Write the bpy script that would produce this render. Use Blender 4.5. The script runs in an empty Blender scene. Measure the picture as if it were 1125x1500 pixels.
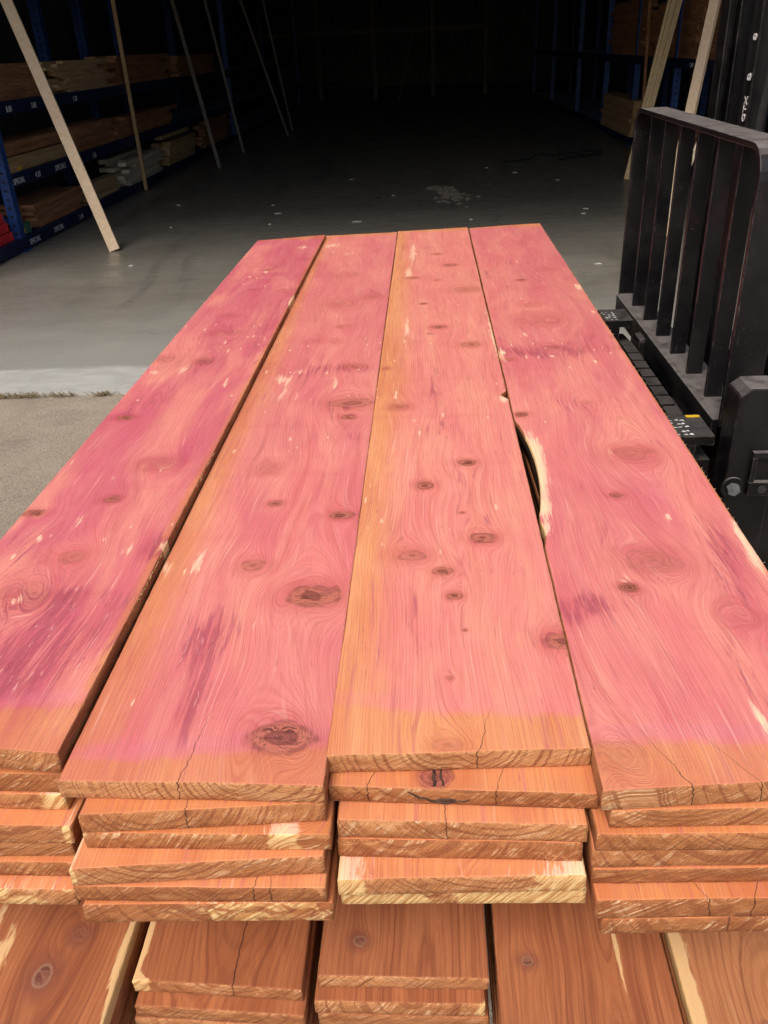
import bpy, math, random
import numpy as np
from mathutils import Vector, Matrix

random.seed(7)
scene = bpy.context.scene
COL = scene.collection

# ------------------------------------------------------------------ camera calibration
F = 1230.0
CX, CY = 562.5, 750.0
EYE = 1.55


def _ray(u, v):
    return np.array([(u - CX) / F, -(v - CY) / F, -1.0])


def _n(a):
    return a / np.linalg.norm(a)


_Y = _n(_ray(620, 63))
_Z = _n(-_ray(668, 2950))
_Z = _n(_Z - _Z.dot(_Y) * _Y)
_X = np.cross(_Y, _Z)
ROT = np.stack([_X, _Y, _Z])


def P(u, v, z):
    """point of the horizontal plane z seen at a photo pixel (surveying helper)"""
    d = ROT @ _ray(u, v)
    t = (z - EYE) / d[2]
    return np.array([0, 0, EYE]) + t * d


def PXX(u, v, x):
    d = ROT @ _ray(u, v)
    return np.array([0, 0, EYE]) + d * x / d[0]


def PYY(u, v, y):
    d = ROT @ _ray(u, v)
    return np.array([0, 0, EYE]) + d * y / d[1]


cam_d = bpy.data.cameras.new('camera')
cam = bpy.data.objects.new('camera', cam_d)
COL.objects.link(cam)
M = Matrix([[ROT[i][j] for j in range(3)] for i in range(3)]).to_4x4()
M.translation = Vector((0, 0, EYE))
cam.matrix_world = M
cam_d.sensor_fit = 'VERTICAL'
cam_d.sensor_height = 36
cam_d.lens = F / 1500 * 36
cam_d.clip_end = 300
cam_d.clip_start = 0.05
scene.camera = cam


# ------------------------------------------------------------------ node helpers
class NT:
    def __init__(s, name):
        s.m = bpy.data.materials.new(name)
        s.m.use_nodes = True
        s.t = s.m.node_tree
        s.t.nodes.clear()
        s.out = s.t.nodes.new('ShaderNodeOutputMaterial')
        s.b = s.t.nodes.new('ShaderNodeBsdfPrincipled')
        s.t.links.new(s.b.outputs[0], s.out.inputs[0])

    def put(s, sock, v):
        if v is None:
            return
        if isinstance(v, bpy.types.NodeSocket):
            s.t.links.new(v, sock)
        elif isinstance(v, (int, float)):
            if sock.type == 'RGBA':
                sock.default_value = (v, v, v, 1)
            elif sock.type == 'VECTOR':
                sock.default_value = (v, v, v)
            else:
                sock.default_value = v
        else:
            v = tuple(v)
            if sock.type == 'RGBA' and len(v) == 3:
                v = v + (1,)
            sock.default_value = v

    def math(s, op, a, b=None, c=None, clamp=False):
        n = s.t.nodes.new('ShaderNodeMath')
        n.operation = op
        n.use_clamp = clamp
        s.put(n.inputs[0], a)
        s.put(n.inputs[1], b)
        s.put(n.inputs[2], c)
        return n.outputs[0]

    def vmath(s, op, a, b=None):
        n = s.t.nodes.new('ShaderNodeVectorMath')
        n.operation = op
        s.put(n.inputs[0], a)
        s.put(n.inputs[1], b)
        return n.outputs[0]

    def mul(s, a, b): return s.math('MULTIPLY', a, b)
    def add(s, a, b): return s.math('ADD', a, b)
    def sub(s, a, b): return s.math('SUBTRACT', a, b)

    def ramp(s, v, a, b, lo=0.0, hi=1.0):
        """smooth step of v from a..b to lo..hi"""
        n = s.t.nodes.new('ShaderNodeMapRange')
        n.interpolation_type = 'SMOOTHSTEP'
        s.put(n.inputs[0], v)
        n.inputs[1].default_value = a
        n.inputs[2].default_value = b
        n.inputs[3].default_value = lo
        n.inputs[4].default_value = hi
        return n.outputs[0]

    def mix(s, f, a, b, mode='MIX'):
        n = s.t.nodes.new('ShaderNodeMix')
        n.data_type = 'RGBA'
        n.blend_type = mode
        s.put(n.inputs[0], f)
        s.put(n.inputs[6], a)
        s.put(n.inputs[7], b)
        return n.outputs[2]

    def noise(s, vec, scale=5.0, detail=3.0, rough=0.55, dist=0.0, sc=None, col=False):
        if sc is not None:
            vec = s.vmath('MULTIPLY', vec, sc)
        n = s.t.nodes.new('ShaderNodeTexNoise')
        s.put(n.inputs['Vector'], vec)
        n.inputs['Scale'].default_value = scale
        n.inputs['Detail'].default_value = detail
        n.inputs['Roughness'].default_value = rough
        n.inputs['Distortion'].default_value = dist
        return n.outputs['Color' if col else 'Fac']

    def voro(s, vec, scale, feature='F1', out='Distance', rand=1.0):
        n = s.t.nodes.new('ShaderNodeTexVoronoi')
        n.feature = feature
        s.put(n.inputs['Vector'], vec)
        n.inputs['Scale'].default_value = scale
        n.inputs['Randomness'].default_value = rand
        return n.outputs[out]

    def coord(s, which='Object'):
        return s.t.nodes.new('ShaderNodeTexCoord').outputs[which]

    def attr(s, name):
        n = s.t.nodes.new('ShaderNodeAttribute')
        n.attribute_name = name
        return n.outputs['Vector']

    def xyz(s, v):
        n = s.t.nodes.new('ShaderNodeSeparateXYZ')
        s.put(n.inputs[0], v)
        return n.outputs[0], n.outputs[1], n.outputs[2]

    def comb(s, x, y, z):
        n = s.t.nodes.new('ShaderNodeCombineXYZ')
        s.put(n.inputs[0], x)
        s.put(n.inputs[1], y)
        s.put(n.inputs[2], z)
        return n.outputs[0]

    def rnd(s):
        return s.t.nodes.new('ShaderNodeObjectInfo').outputs['Random']

    def geo(s, o='Normal'):
        return s.t.nodes.new('ShaderNodeNewGeometry').outputs[o]

    def bump(s, h, dist=0.001, strength=1.0):
        n = s.t.nodes.new('ShaderNodeBump')
        s.put(n.inputs['Height'], h)
        n.inputs['Distance'].default_value = dist
        n.inputs['Strength'].default_value = strength
        return n.outputs[0]

    def done(s, color, rough=0.6, metal=0.0, normal=None, spec=0.5):
        s.put(s.b.inputs['Base Color'], color)
        s.put(s.b.inputs['Roughness'], rough)
        s.put(s.b.inputs['Metallic'], metal)
        s.b.inputs['Specular IOR Level'].default_value = spec
        if normal is not None:
            s.put(s.b.inputs['Normal'], normal)
        return s.m


# ------------------------------------------------------------------ materials
def cedar_face():
    n = NT('cedar face')
    wc = n.attr('wc')
    G, KQ, OX = n.xyz(n.attr('fa'))
    PU, SAP, DK = n.xyz(n.attr('fb'))
    C1, C2, CF = n.xyz(n.attr('fc'))
    r = n.rnd()
    off = n.comb(n.mul(r, 37.0), n.mul(r, 91.0), n.mul(r, 13.0))
    v = n.vmath('ADD', wc, off)
    x, y, z = n.xyz(wc)
    DEEP, BRN, _q = n.xyz(n.attr('fd'))
    big = n.noise(v, 1.0, 3, 0.6, 0.4, sc=(16, 3.2, 16))
    big2 = n.noise(v, 1.0, 4, 0.6, 0.8, sc=(34, 4, 34))
    pink = n.mix(n.ramp(big, 0.32, 0.68), (0.76, 0.222, 0.200), (0.81, 0.305, 0.225))
    pink = n.mix(n.ramp(big2, 0.52, 0.78, 0, 0.65), pink, (0.63, 0.160, 0.162))
    pink = n.mix(n.ramp(big2, 0.45, 0.20, 0, 0.65), pink, (0.83, 0.34, 0.255))
    orange = n.mix(n.ramp(big, 0.3, 0.7), (0.70, 0.262, 0.104), (0.79, 0.345, 0.150))
    orange = n.mix(n.ramp(big2, 0.50, 0.75, 0, 0.55), orange, (0.62, 0.20, 0.085))
    ox = n.add(OX, n.mul(n.sub(n.noise(v, 1, 4, 0.6, sc=(60, 9, 60)), 0.5), 0.35))
    ox = n.add(ox, n.mul(n.sub(n.noise(v, 1, 3, 0.6, sc=(230, 14, 230)), 0.5), 0.7))
    col = n.mix(n.ramp(ox, 0.0, 1.0), orange, pink)
    lav = n.mul(n.ramp(OX, 1.15, 1.5), 0.16)
    col = n.mix(lav, col, (0.70, 0.27, 0.36))
    dp_ = n.mul(DEEP, n.ramp(n.noise(v, 1, 3, 0.6, 0.6, sc=(9, 2.2, 9)), 0.34, 0.60, 0.15, 1.0))
    col = n.mix(dp_, col, n.mix(1.0, col, (0.78, 0.50, 0.80), 'MULTIPLY'))
    col = n.mix(BRN, col, n.mix(1.0, col, (0.80, 0.72, 0.53), 'MULTIPLY'))
    # growth rings with uneven spacing
    wob = n.mul(n.sub(n.noise(v, 1, 3, 0.6, sc=(120, 12, 120)), 0.5), 0.0030)
    g = n.add(G, wob)
    g1 = n.noise(n.comb(n.mul(g, 70.0), n.mul(y, 0.15), r), 1.0, 2, 0.6)
    gg = n.add(g, n.mul(n.sub(g1, 0.5), 0.016))
    s1 = n.math('SINE', n.mul(gg, 2 * math.pi / 0.0046))
    late = n.math('POWER', n.ramp(s1, -0.2, 1.0), 2.6)
    vis = n.ramp(n.noise(v, 1, 3, 0.6, sc=(20, 4, 20)), 0.40, 0.70)
    near_k = n.ramp(KQ, 5.0, 1.5)
    vis = n.math('MAXIMUM', vis, n.mul(near_k, 0.38))
    ringd = n.mul(late, n.add(n.mul(vis, 0.32), 0.05))
    dark = n.mix(1.0, col, (0.70, 0.48, 0.45), 'MULTIPLY')
    col = n.mix(ringd, col, dark)
    # flowing tonal bands that follow the grain, wide and narrow
    gb = n.noise(n.comb(n.mul(g, 60.0), n.mul(y, 0.9), r), 1.0, 4, 0.65)
    col = n.mix(n.ramp(gb, 0.52, 0.78, 0, 0.55), col, n.mix(1.0, col, (0.84, 0.62, 0.62), 'MULTIPLY'))
    col = n.mix(n.ramp(gb, 0.47, 0.2, 0, 0.5), col, n.mix(1.0, col, (1.07, 1.28, 1.20), 'MULTIPLY'))
    gn = n.noise(n.comb(n.mul(g, 420.0), n.mul(y, 3.5), r), 1.0, 3, 0.6)
    col = n.mix(n.ramp(gn, 0.50, 0.72, 0, 0.42), col, n.mix(1.0, col, (0.84, 0.66, 0.66), 'MULTIPLY'))
    col = n.mix(n.ramp(gn, 0.47, 0.28, 0, 0.35), col, n.mix(1.0, col, (1.08, 1.22, 1.20), 'MULTIPLY'))
    # short fibres
    fib = n.noise(v, 1, 3, 0.7, sc=(620, 11, 620))
    col = n.mix(n.ramp(fib, 0.30, 0.68, 0.36, 0.0), col, (0.42, 0.13, 0.105))
    fib2 = n.noise(v, 1, 2, 0.5, sc=(300, 6, 300))
    col = n.mix(n.ramp(fib2, 0.62, 0.78, 0.0, 0.4), col, (0.90, 0.50, 0.38))
    # long darker streaks and resin flecks along the grain
    fl = n.noise(v, 1, 2, 0.5, sc=(190, 22, 190))
    col = n.mix(n.mul(n.ramp(fl, 0.68, 0.76), 0.55), col, (0.42, 0.12, 0.12))
    ls = n.noise(v, 1, 4, 0.6, 0.6, sc=(95, 4, 95))
    col = n.mix(n.ramp(ls, 0.57, 0.72, 0, 0.6), col, (0.50, 0.14, 0.13))
    # purple heartwood streaks
    st = n.noise(v, 1, 4, 0.66, 0.9, sc=(135, 6.5, 135))
    st2 = n.noise(v, 1, 3, 0.6, 1.0, sc=(26, 6, 26))
    PUc = n.math('MINIMUM', PU, 1.25)
    thr = n.sub(n.add(n.add(n.mul(st, 0.66), n.mul(st2, 0.34)), n.mul(PUc, 0.13)), 0.60)
    pm = n.mul(n.ramp(thr, 0.0, 0.10), 0.68)
    pm = n.mul(pm, n.ramp(PU, 0.05, 0.35))
    col = n.mix(pm, col, n.mix(fib, (0.30, 0.055, 0.075), (0.46, 0.12, 0.15)))
    hz = n.mul(n.ramp(PU, 0.1, 1.6), 0.5)
    col = n.mix(hz, col, n.mix(1.0, col, (0.80, 0.52, 0.66), 'MULTIPLY'))
    # torn chips round branch clusters
    ch = n.noise(wc, 1, 3, 0.7, 0.6, sc=(170, 26, 170))
    cm = n.mul(n.ramp(PU, 0.45, 0.9), n.ramp(st2, 0.40, 0.60))
    col = n.mix(n.mul(n.ramp(ch, 0.60, 0.66), n.mul(cm, 0.45)), col, (0.88, 0.50, 0.42))
    col = n.mix(n.mul(n.ramp(ch, 0.41, 0.35), n.mul(cm, 0.6)), col, (0.32, 0.055, 0.08))
    # sapwood
    sn = n.noise(v, 1, 4, 0.72, 0.9, sc=(210, 15, 210))
    sm = n.ramp(n.add(SAP, n.mul(n.sub(sn, 0.5), 2.6)), 0.42, 0.80)
    sm = n.mul(sm, n.ramp(SAP, 0.05, 0.25))
    sc_ = n.mix(n.ramp(SAP, 0.8, 1.2), (0.90, 0.52, 0.36), (0.90, 0.66, 0.40))
    col = n.mix(n.mul(sm, 0.9), col, n.mix(n.mul(late, 0.4), sc_, (0.72, 0.42, 0.24)))
    # knots
    kno = n.noise(v, 1, 2, 0.5, sc=(24, 24, 24))
    kn = n.add(KQ, n.mul(n.sub(kno, 0.5), 1.5))
    kn = n.add(kn, n.mul(n.sub(n.noise(v, 1, 3, 0.6, sc=(170, 120, 170)), 0.5), 0.14))
    inside = n.ramp(kn, 1.22, 0.70)
    kg = n.noise(n.comb(n.mul(kn, 5.5), n.mul(r, 9.0), 0.0), 1.0, 3, 0.7)
    kcol = n.mix(n.ramp(kg, 0.40, 0.58), (0.28, 0.080, 0.052), (0.56, 0.195, 0.130))
    kcol = n.mix(n.ramp(kn, 0.50, 0.05, 0, 0.7), kcol, (0.19, 0.06, 0.045))
    kcol = n.mix(n.ramp(n.noise(v, 1, 3, 0.7, sc=(300, 190, 260)), 0.56, 0.66, 0, 0.8), kcol, (0.10, 0.04, 0.03))
    kst = n.ramp(DK, 0.05, 1.0)
    col = n.mix(n.mul(inside, kst), col, kcol)
    kc = n.math('ABSOLUTE', n.sub(n.noise(v, 1, 3, 0.6, 0.5, sc=(38, 70, 38)), 0.5))
    kcr = n.mul(n.mul(n.ramp(kc, 0.016, 0.004), n.ramp(kn, 1.0, 0.7)), n.ramp(DK, 0.5, 0.8))
    col = n.mix(n.mul(kcr, 0.85), col, (0.07, 0.025, 0.018))
    rim = n.mul(n.mul(n.ramp(kn, 0.72, 0.98, 0, 0.65), n.ramp(kn, 1.25, 1.0)), n.ramp(n.noise(v, 1, 2, 0.5, sc=(70, 70, 70)), 0.40, 0.60))
    col = n.mix(n.mul(n.mul(rim, kst), 0.8), col, (0.15, 0.05, 0.04))
    halo = n.mul(n.ramp(kn, 2.6, 1.0), n.ramp(DK, 0.0, 1.0, 0.25, 0.6))
    col = n.mix(n.mul(halo, 0.75), col, n.mix(1.0, col, (0.72, 0.47, 0.46), 'MULTIPLY'))
    # drying cracks
    wig = n.mul(n.sub(n.noise(v, 1, 4, 0.7, sc=(20, 60, 120)), 0.5), 0.010)
    ck = None
    for c, wd_ in ((C1, 0.00055), (C2, 0.0004)):
        a = n.math('ABSOLUTE', n.add(c, wig))
        k = n.math('LESS_THAN', a, n.mul(CF, wd_))
        ck = k if ck is None else n.math('MAXIMUM', ck, k)
    col = n.mix(n.mul(ck, 0.8), col, (0.09, 0.03, 0.018))
    # fine saw lines across the board
    saw = n.noise(v, 1, 2, 0.5, sc=(9, 420, 9))
    col = n.mix(n.ramp(saw, 0.62, 0.8, 0, 0.10), col, (0.85, 0.48, 0.42))
    sb = n.noise(v, 1, 2, 0.5, sc=(1.5, 22, 1.5))
    col = n.mix(n.ramp(sb, 0.56, 0.72, 0, 0.22), col, n.mix(1.0, col, (0.86, 0.72, 0.74), 'MULTIPLY'))
    h = n.add(n.mul(fib, 0.5), n.mul(late, 0.35))
    h = n.add(h, n.mul(saw, 0.35))
    h = n.sub(h, n.mul(ck, 3.0))
    nor = n.bump(h, 0.0007, 0.7)
    rough = n.ramp(fib, 0.2, 0.8, 0.56, 0.40)
    return n.done(col, rough, 0, nor, 0.45)


def cedar_plain():
    """older boards of the lower bundle: browner, drier faces"""
    n = NT('weathered cedar face')
    wc = n.attr('wc')
    G, KQ, OX = n.xyz(n.attr('fa'))
    PU, SAP, DK = n.xyz(n.attr('fb'))
    C1, C2, CF = n.xyz(n.attr('fc'))
    r = n.rnd()
    v = n.vmath('ADD', wc, n.comb(n.mul(r, 37.0), n.mul(r, 91.0), n.mul(r, 13.0)))
    big = n.noise(v, 1, 3, 0.6, 0.6, sc=(20, 3.5, 20))
    col = n.mix(n.ramp(big, 0.3, 0.7), (0.330, 0.104, 0.038), (0.470, 0.170, 0.066))
    col = n.mix(n.ramp(r, 0.0, 1.0, 0, 0.3), col, (0.42, 0.165, 0.080))
    _d, BRN, _q = n.xyz(n.attr('fd'))
    col = n.mix(BRN, col, (0.52, 0.235, 0.100))
    wob = n.mul(n.sub(n.noise(v, 1, 3, 0.6, sc=(140, 14, 140)), 0.5), 0.004)
    g = n.add(G, wob)
    late = n.math('POWER', n.ramp(n.math('SINE', n.mul(g, 2 * math.pi / 0.0075)), -0.4, 1.0), 2.5)
    col = n.mix(n.mul(late, 0.24), col, (0.16, 0.042, 0.022))
    gb = n.noise(n.comb(n.mul(g, 55.0), 0.0, r), 1.0, 3, 0.6)
    col = n.mix(n.ramp(gb, 0.50, 0.75, 0, 0.6), col, (0.20, 0.055, 0.026))
    _x0, y, _z0 = n.xyz(wc)
    gx_ = n.noise(n.comb(n.mul(g, 300.0), n.mul(y, 4.0), r), 1.0, 3, 0.6)
    col = n.mix(n.ramp(gx_, 0.5, 0.7, 0, 0.5), col, (0.19, 0.052, 0.025))
    col = n.mix(n.ramp(gb, 0.42, 0.25, 0, 0.5), col, (0.44, 0.18, 0.09))
    fib = n.noise(v, 1, 3, 0.7, sc=(600, 12, 600))
    col = n.mix(n.ramp(fib, 0.3, 0.7, 0.28, 0.0), col, (0.12, 0.036, 0.020))
    st = n.noise(v, 1, 3, 0.6, 0.3, sc=(95, 2.2, 95))
    col = n.mix(n.ramp(st, 0.68, 0.74, 0, 0.55), col, (0.50, 0.27, 0.125))
    sn = n.noise(v, 1, 4, 0.65, 0.5, sc=(110, 16, 110))
    sm = n.ramp(n.add(SAP, n.mul(n.sub(sn, 0.5), 1.0)), 0.42, 0.58)
    col = n.mix(n.mul(sm, n.ramp(SAP, 0.05, 0.2)), col, (0.66, 0.42, 0.20))
    kn = n.add(KQ, n.mul(n.sub(n.noise(v, 1, 3, 0.6, sc=(90, 90, 90)), 0.5), 0.4))
    inside = n.ramp(kn, 1.06, 0.80)
    kst = n.ramp(DK, 0.05, 0.95)
    col = n.mix(n.mul(inside, kst), col, n.mix(n.ramp(n.noise(n.vmath('MULTIPLY', v, (150, 90, 150)), 1.0, 3, 0.6), 0.35, 0.62), (0.34, 0.16, 0.085), (0.11, 0.04, 0.025)))
    rim = n.mul(n.ramp(kn, 0.80, 0.98), n.ramp(kn, 1.22, 1.0))
    col = n.mix(n.mul(n.mul(rim, kst), 0.8), col, (0.42, 0.28, 0.17))
    halo = n.ramp(kn, 3.2, 1.1)
    col = n.mix(n.mul(halo, 0.5), col, (0.17, 0.05, 0.04))
    wig = n.mul(n.sub(n.noise(v, 1, 4, 0.7, sc=(20, 50, 120)), 0.5), 0.008)
    a = n.math('ABSOLUTE', n.add(C1, wig))
    ck = n.math('LESS_THAN', a, n.mul(CF, 0.0010))
    col = n.mix(n.mul(ck, 0.85), col, (0.05, 0.018, 0.012))
    h = n.sub(n.add(n.mul(fib, 0.6), n.mul(late, 0.3)), n.mul(ck, 3.0))
    return n.done(col, 0.62, 0, n.bump(h, 0.0008, 0.7), 0.3)


def cedar_end():
    n = NT('sawn cedar end')
    DEEP, BRN, _q = n.xyz(n.attr('fd'))
    wc = n.attr('wc')
    G, KQ, OX = n.xyz(n.attr('fa'))
    PU, SAP, DK = n.xyz(n.attr('fb'))
    C1, C2, CF = n.xyz(n.attr('fc'))
    r = n.rnd()
    v = n.vmath('ADD', wc, n.comb(n.mul(r, 37.0), 0.0, n.mul(r, 13.0)))
    x, y, z = n.xyz(v)
    low = n.noise(v, 1, 4, 0.65, 0.8, sc=(13, 1, 38))
    a = n.mix(n.ramp(low, 0.32, 0.68), (0.33, 0.120, 0.043), (0.52, 0.225, 0.090))
    b = n.mix(n.ramp(low, 0.32, 0.68), (0.45, 0.185, 0.070), (0.62, 0.300, 0.130))
    col = n.mix(n.ramp(r, 0.2, 0.8), a, b)
    col = n.mix(BRN, col, n.mix(1.0, col, (0.80, 0.70, 0.62), 'MULTIPLY'))
    # slanted circular-saw scores: coarse torn slashes in clusters
    ang = n.ramp(n.math('FRACT', n.mul(r, 7.0)), 0.0, 1.0, 0.7, 2.1)
    wv = n.mul(n.sub(n.noise(v, 1, 2, 0.5, sc=(30, 1, 60)), 0.5), 0.005)
    sx = n.add(n.sub(x, n.mul(z, ang)), wv)
    sl = n.comb(sx, 0.0, z)
    s1 = n.noise(sl, 1, 4, 0.62, 0.0, sc=(150, 1, 15))
    s2 = n.noise(sl, 1, 3, 0.6, 0.0, sc=(420, 1, 22))
    patch = n.ramp(n.noise(v, 1, 3, 0.6, sc=(17, 1, 70)), 0.45, 0.60)
    rough_b = n.ramp(n.math('FRACT', n.mul(r, 17.0)), 0.25, 0.75, 0.25, 1.0)
    amt = n.mul(n.ramp(n.math('FRACT', n.mul(r, 11.0)), 0.1, 0.7, 0.45, 1.0), patch)
    col = n.mix(n.mul(n.ramp(s1, 0.52, 0.58), n.mul(amt, 0.9)), col, (0.72, 0.46, 0.26))
    col = n.mix(n.mul(n.mul(n.ramp(s1, 0.46, 0.38), rough_b), 0.7), col, (0.185, 0.055, 0.022))
    col = n.mix(n.mul(n.ramp(s2, 0.54, 0.68, 0, 0.45), rough_b), col, (0.20, 0.065, 0.028))
    # wood rings, faint
    gw = n.add(G, n.mul(n.sub(n.noise(v, 1, 3, 0.6, sc=(40, 1, 60)), 0.5), 0.008))
    ring = n.noise(n.comb(n.mul(gw, 190.0), 0.0, r), 1, 2, 0.5)
    rstr = n.ramp(rough_b, 0.3, 0.9, 0.75, 0.3)
    col = n.mix(n.mul(n.ramp(ring, 0.50, 0.62), rstr), col, (0.25, 0.080, 0.032))
    blot = n.noise(v, 1, 4, 0.65, 1.0, sc=(22, 1, 50))
    col = n.mix(n.ramp(blot, 0.55, 0.72, 0, 0.6), col, (0.21, 0.070, 0.028))
    col = n.mix(n.ramp(blot, 0.44, 0.30, 0, 0.55), col, (0.70, 0.36, 0.16))
    spk = n.noise(v, 1, 3, 0.7, sc=(420, 1, 420))
    col = n.mix(n.ramp(spk, 0.35, 0.60, 0.35, 0.0), col, (0.16, 0.05, 0.02))
    # sapwood
    sn = n.noise(v, 1, 3, 0.65, 0.8, sc=(38, 1, 60))
    sm = n.ramp(n.add(SAP, n.mul(n.sub(sn, 0.5), 1.3)), 0.38, 0.60)
    col = n.mix(n.mul(sm, n.mul(n.ramp(SAP, 0.05, 0.2), 0.85)), col, n.mix(n.ramp(s1, 0.42, 0.58), (0.50, 0.25, 0.085), (0.80, 0.56, 0.26)))
    wig = n.mul(n.sub(n.noise(v, 1, 4, 0.7, sc=(20, 1, 120)), 0.5), 0.012)
    ck = None
    for c in (C1, C2):
        k = n.math('LESS_THAN', n.math('ABSOLUTE', n.add(c, wig)), n.mul(CF, 0.0006))
        ck = k if ck is None else n.math('MAXIMUM', ck, k)
    col = n.mix(n.mul(ck, 0.9), col, (0.04, 0.015, 0.01))
    h = n.sub(n.add(n.mul(s1, 1.3), n.add(n.mul(s2, 0.7), n.mul(spk, 0.5))), n.mul(ck, 2.0))
    return n.done(col, 0.8, 0, n.bump(h, 0.0030, 0.8), 0.2)


def cedar_edge():
    n = NT('rough sawn cedar edge')
    wc = n.attr('wc')
    PU, SAP, DK = n.xyz(n.attr('fb'))
    r = n.rnd()
    v = n.vmath('ADD', wc, n.comb(n.mul(r, 37.0), n.mul(r, 17.0), n.mul(r, 13.0)))
    a = n.noise(v, 1, 4, 0.6, sc=(60, 10, 60))
    col = n.mix(n.ramp(a, 0.3, 0.7), (0.30, 0.095, 0.036), (0.50, 0.205, 0.080))
    f = n.noise(v, 1, 3, 0.7, sc=(100, 90, 500))
    col = n.mix(n.ramp(f, 0.35, 0.65, 0.5, 0.0), col, (0.17, 0.05, 0.025))
    col = n.mix(n.ramp(SAP, 0.35, 0.55, 0, 0.9), col, (0.78, 0.52, 0.24))
    col = n.mix(n.ramp(DK, 1.5, 1.9), col, (0.045, 0.022, 0.015))
    return n.done(col, 0.8, 0, n.bump(f, 0.0025, 0.9), 0.2)


def lumber_mat(name, c1, c2):
    n = NT(name)
    o = n.coord()
    r = n.rnd()
    v = n.vmath('ADD', o, n.comb(n.mul(r, 9.0), n.mul(r, 31.0), n.mul(r, 5.0)))
    a = n.noise(v, 1, 4, 0.6, 0.6, sc=(30, 3, 30))
    col = n.mix(n.ramp(a, 0.3, 0.7), c1, c2)
    col = n.mix(n.ramp(r, 0, 1, 0, 0.5), col, n.mix(1.0, col, (0.55, 0.5, 0.45), 'MULTIPLY'))
    f = n.noise(v, 1, 3, 0.7, sc=(300, 9, 300))
    col = n.mix(n.ramp(f, 0.35, 0.65, 0.3, 0.0), col, tuple(c * 0.45 for c in c1))
    k = n.voro(n.vmath('MULTIPLY', v, (9, 1.6, 9)), 1.0)
    col = n.mix(n.ramp(k, 0.09, 0.05, 0, 0.5), col, tuple(c * 0.3 for c in c1))
    return n.done(col, 0.7, 0, n.bump(f, 0.001, 0.5), 0.25)


def black_steel(dusty=0.8, name='black painted steel'):
    n = NT(name)
    o = n.coord()
    w = n.noise(o, 7, 5, 0.6, 0.5)
    col = n.mix(n.ramp(w, 0.35, 0.7), (0.0035, 0.0032, 0.004), (0.008, 0.0068, 0.007))
    # scraped spots down to dull metal and rust
    sp = n.noise(o, 150, 4, 0.7)
    col = n.mix(n.ramp(sp, 0.66, 0.71, 0, 0.75), col, (0.085, 0.07, 0.066))
    ru = n.noise(o, 16, 4, 0.7, sc=(1, 1, 0.35))
    col = n.mix(n.mul(n.ramp(ru, 0.58, 0.80), 0.4), col, (0.035, 0.013, 0.010))
    scr = n.noise(o, 1, 2, 0.5, sc=(260, 260, 9))
    col = n.mix(n.ramp(scr, 0.71, 0.76, 0, 0.5), col, (0.085, 0.078, 0.078))
    # chipped corners
    bv = s_bev = n.t.nodes.new('ShaderNodeBevel')
    bv.samples = 4
    bv.inputs['Radius'].default_value = 0.003
    dt = n.t.nodes.new('ShaderNodeVectorMath')
    dt.operation = 'DOT_PRODUCT'
    n.t.links.new(bv.outputs[0], dt.inputs[0])
    n.put(dt.inputs[1], n.geo('Normal'))
    ed = n.mul(n.ramp(dt.outputs['Value'], 0.985, 0.90), n.ramp(n.noise(o, 40, 4, 0.7), 0.45, 0.62))
    col = n.mix(n.mul(ed, 0.8), col, (0.12, 0.09, 0.08))
    # settled dust on upward faces
    _, _, nz = n.xyz(n.geo('Normal'))
    dn = n.noise(o, 28, 5, 0.65)
    dust = n.mul(n.ramp(nz, 0.6, 0.95), n.ramp(dn, 0.25, 0.6, 0.45, 1.0))
    col = n.mix(n.mul(dust, dusty), col, (0.175, 0.155, 0.145))
    rough = n.ramp(w, 0.3, 0.7, 0.30, 0.52)
    rough = n.math('MAXIMUM', rough, n.mul(dust, 0.85))
    return n.done(col, rough, 0.0, n.bump(n.add(n.mul(w, 0.5), n.mul(sp, 0.2)), 0.002, 0.5), 0.3)


def rack_blue():
    n = NT('blue rack paint')
    o = n.coord()
    w = n.noise(o, 9, 4, 0.6)
    col = n.mix(n.ramp(w, 0.35, 0.7), (0.010, 0.038, 0.15), (0.018, 0.068, 0.24))
    c = n.noise(o, 45, 4, 0.7)
    col = n.mix(n.ramp(c, 0.64, 0.70, 0, 0.8), col, (0.09, 0.07, 0.06))
    return n.done(col, 0.5, 0, None, 0.4)


def simple(name, c, rough=0.7, var=0.25, scale=20, bump=0.0):
    n = NT(name)
    o = n.coord()
    w = n.noise(o, scale, 4, 0.65)
    col = n.mix(n.ramp(w, 0.3, 0.7), tuple(k * (1 - var) for k in c), tuple(min(1, k * (1 + var)) for k in c))
    return n.done(col, rough, 0, n.bump(w, bump, 0.6) if bump else None, 0.35)


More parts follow.
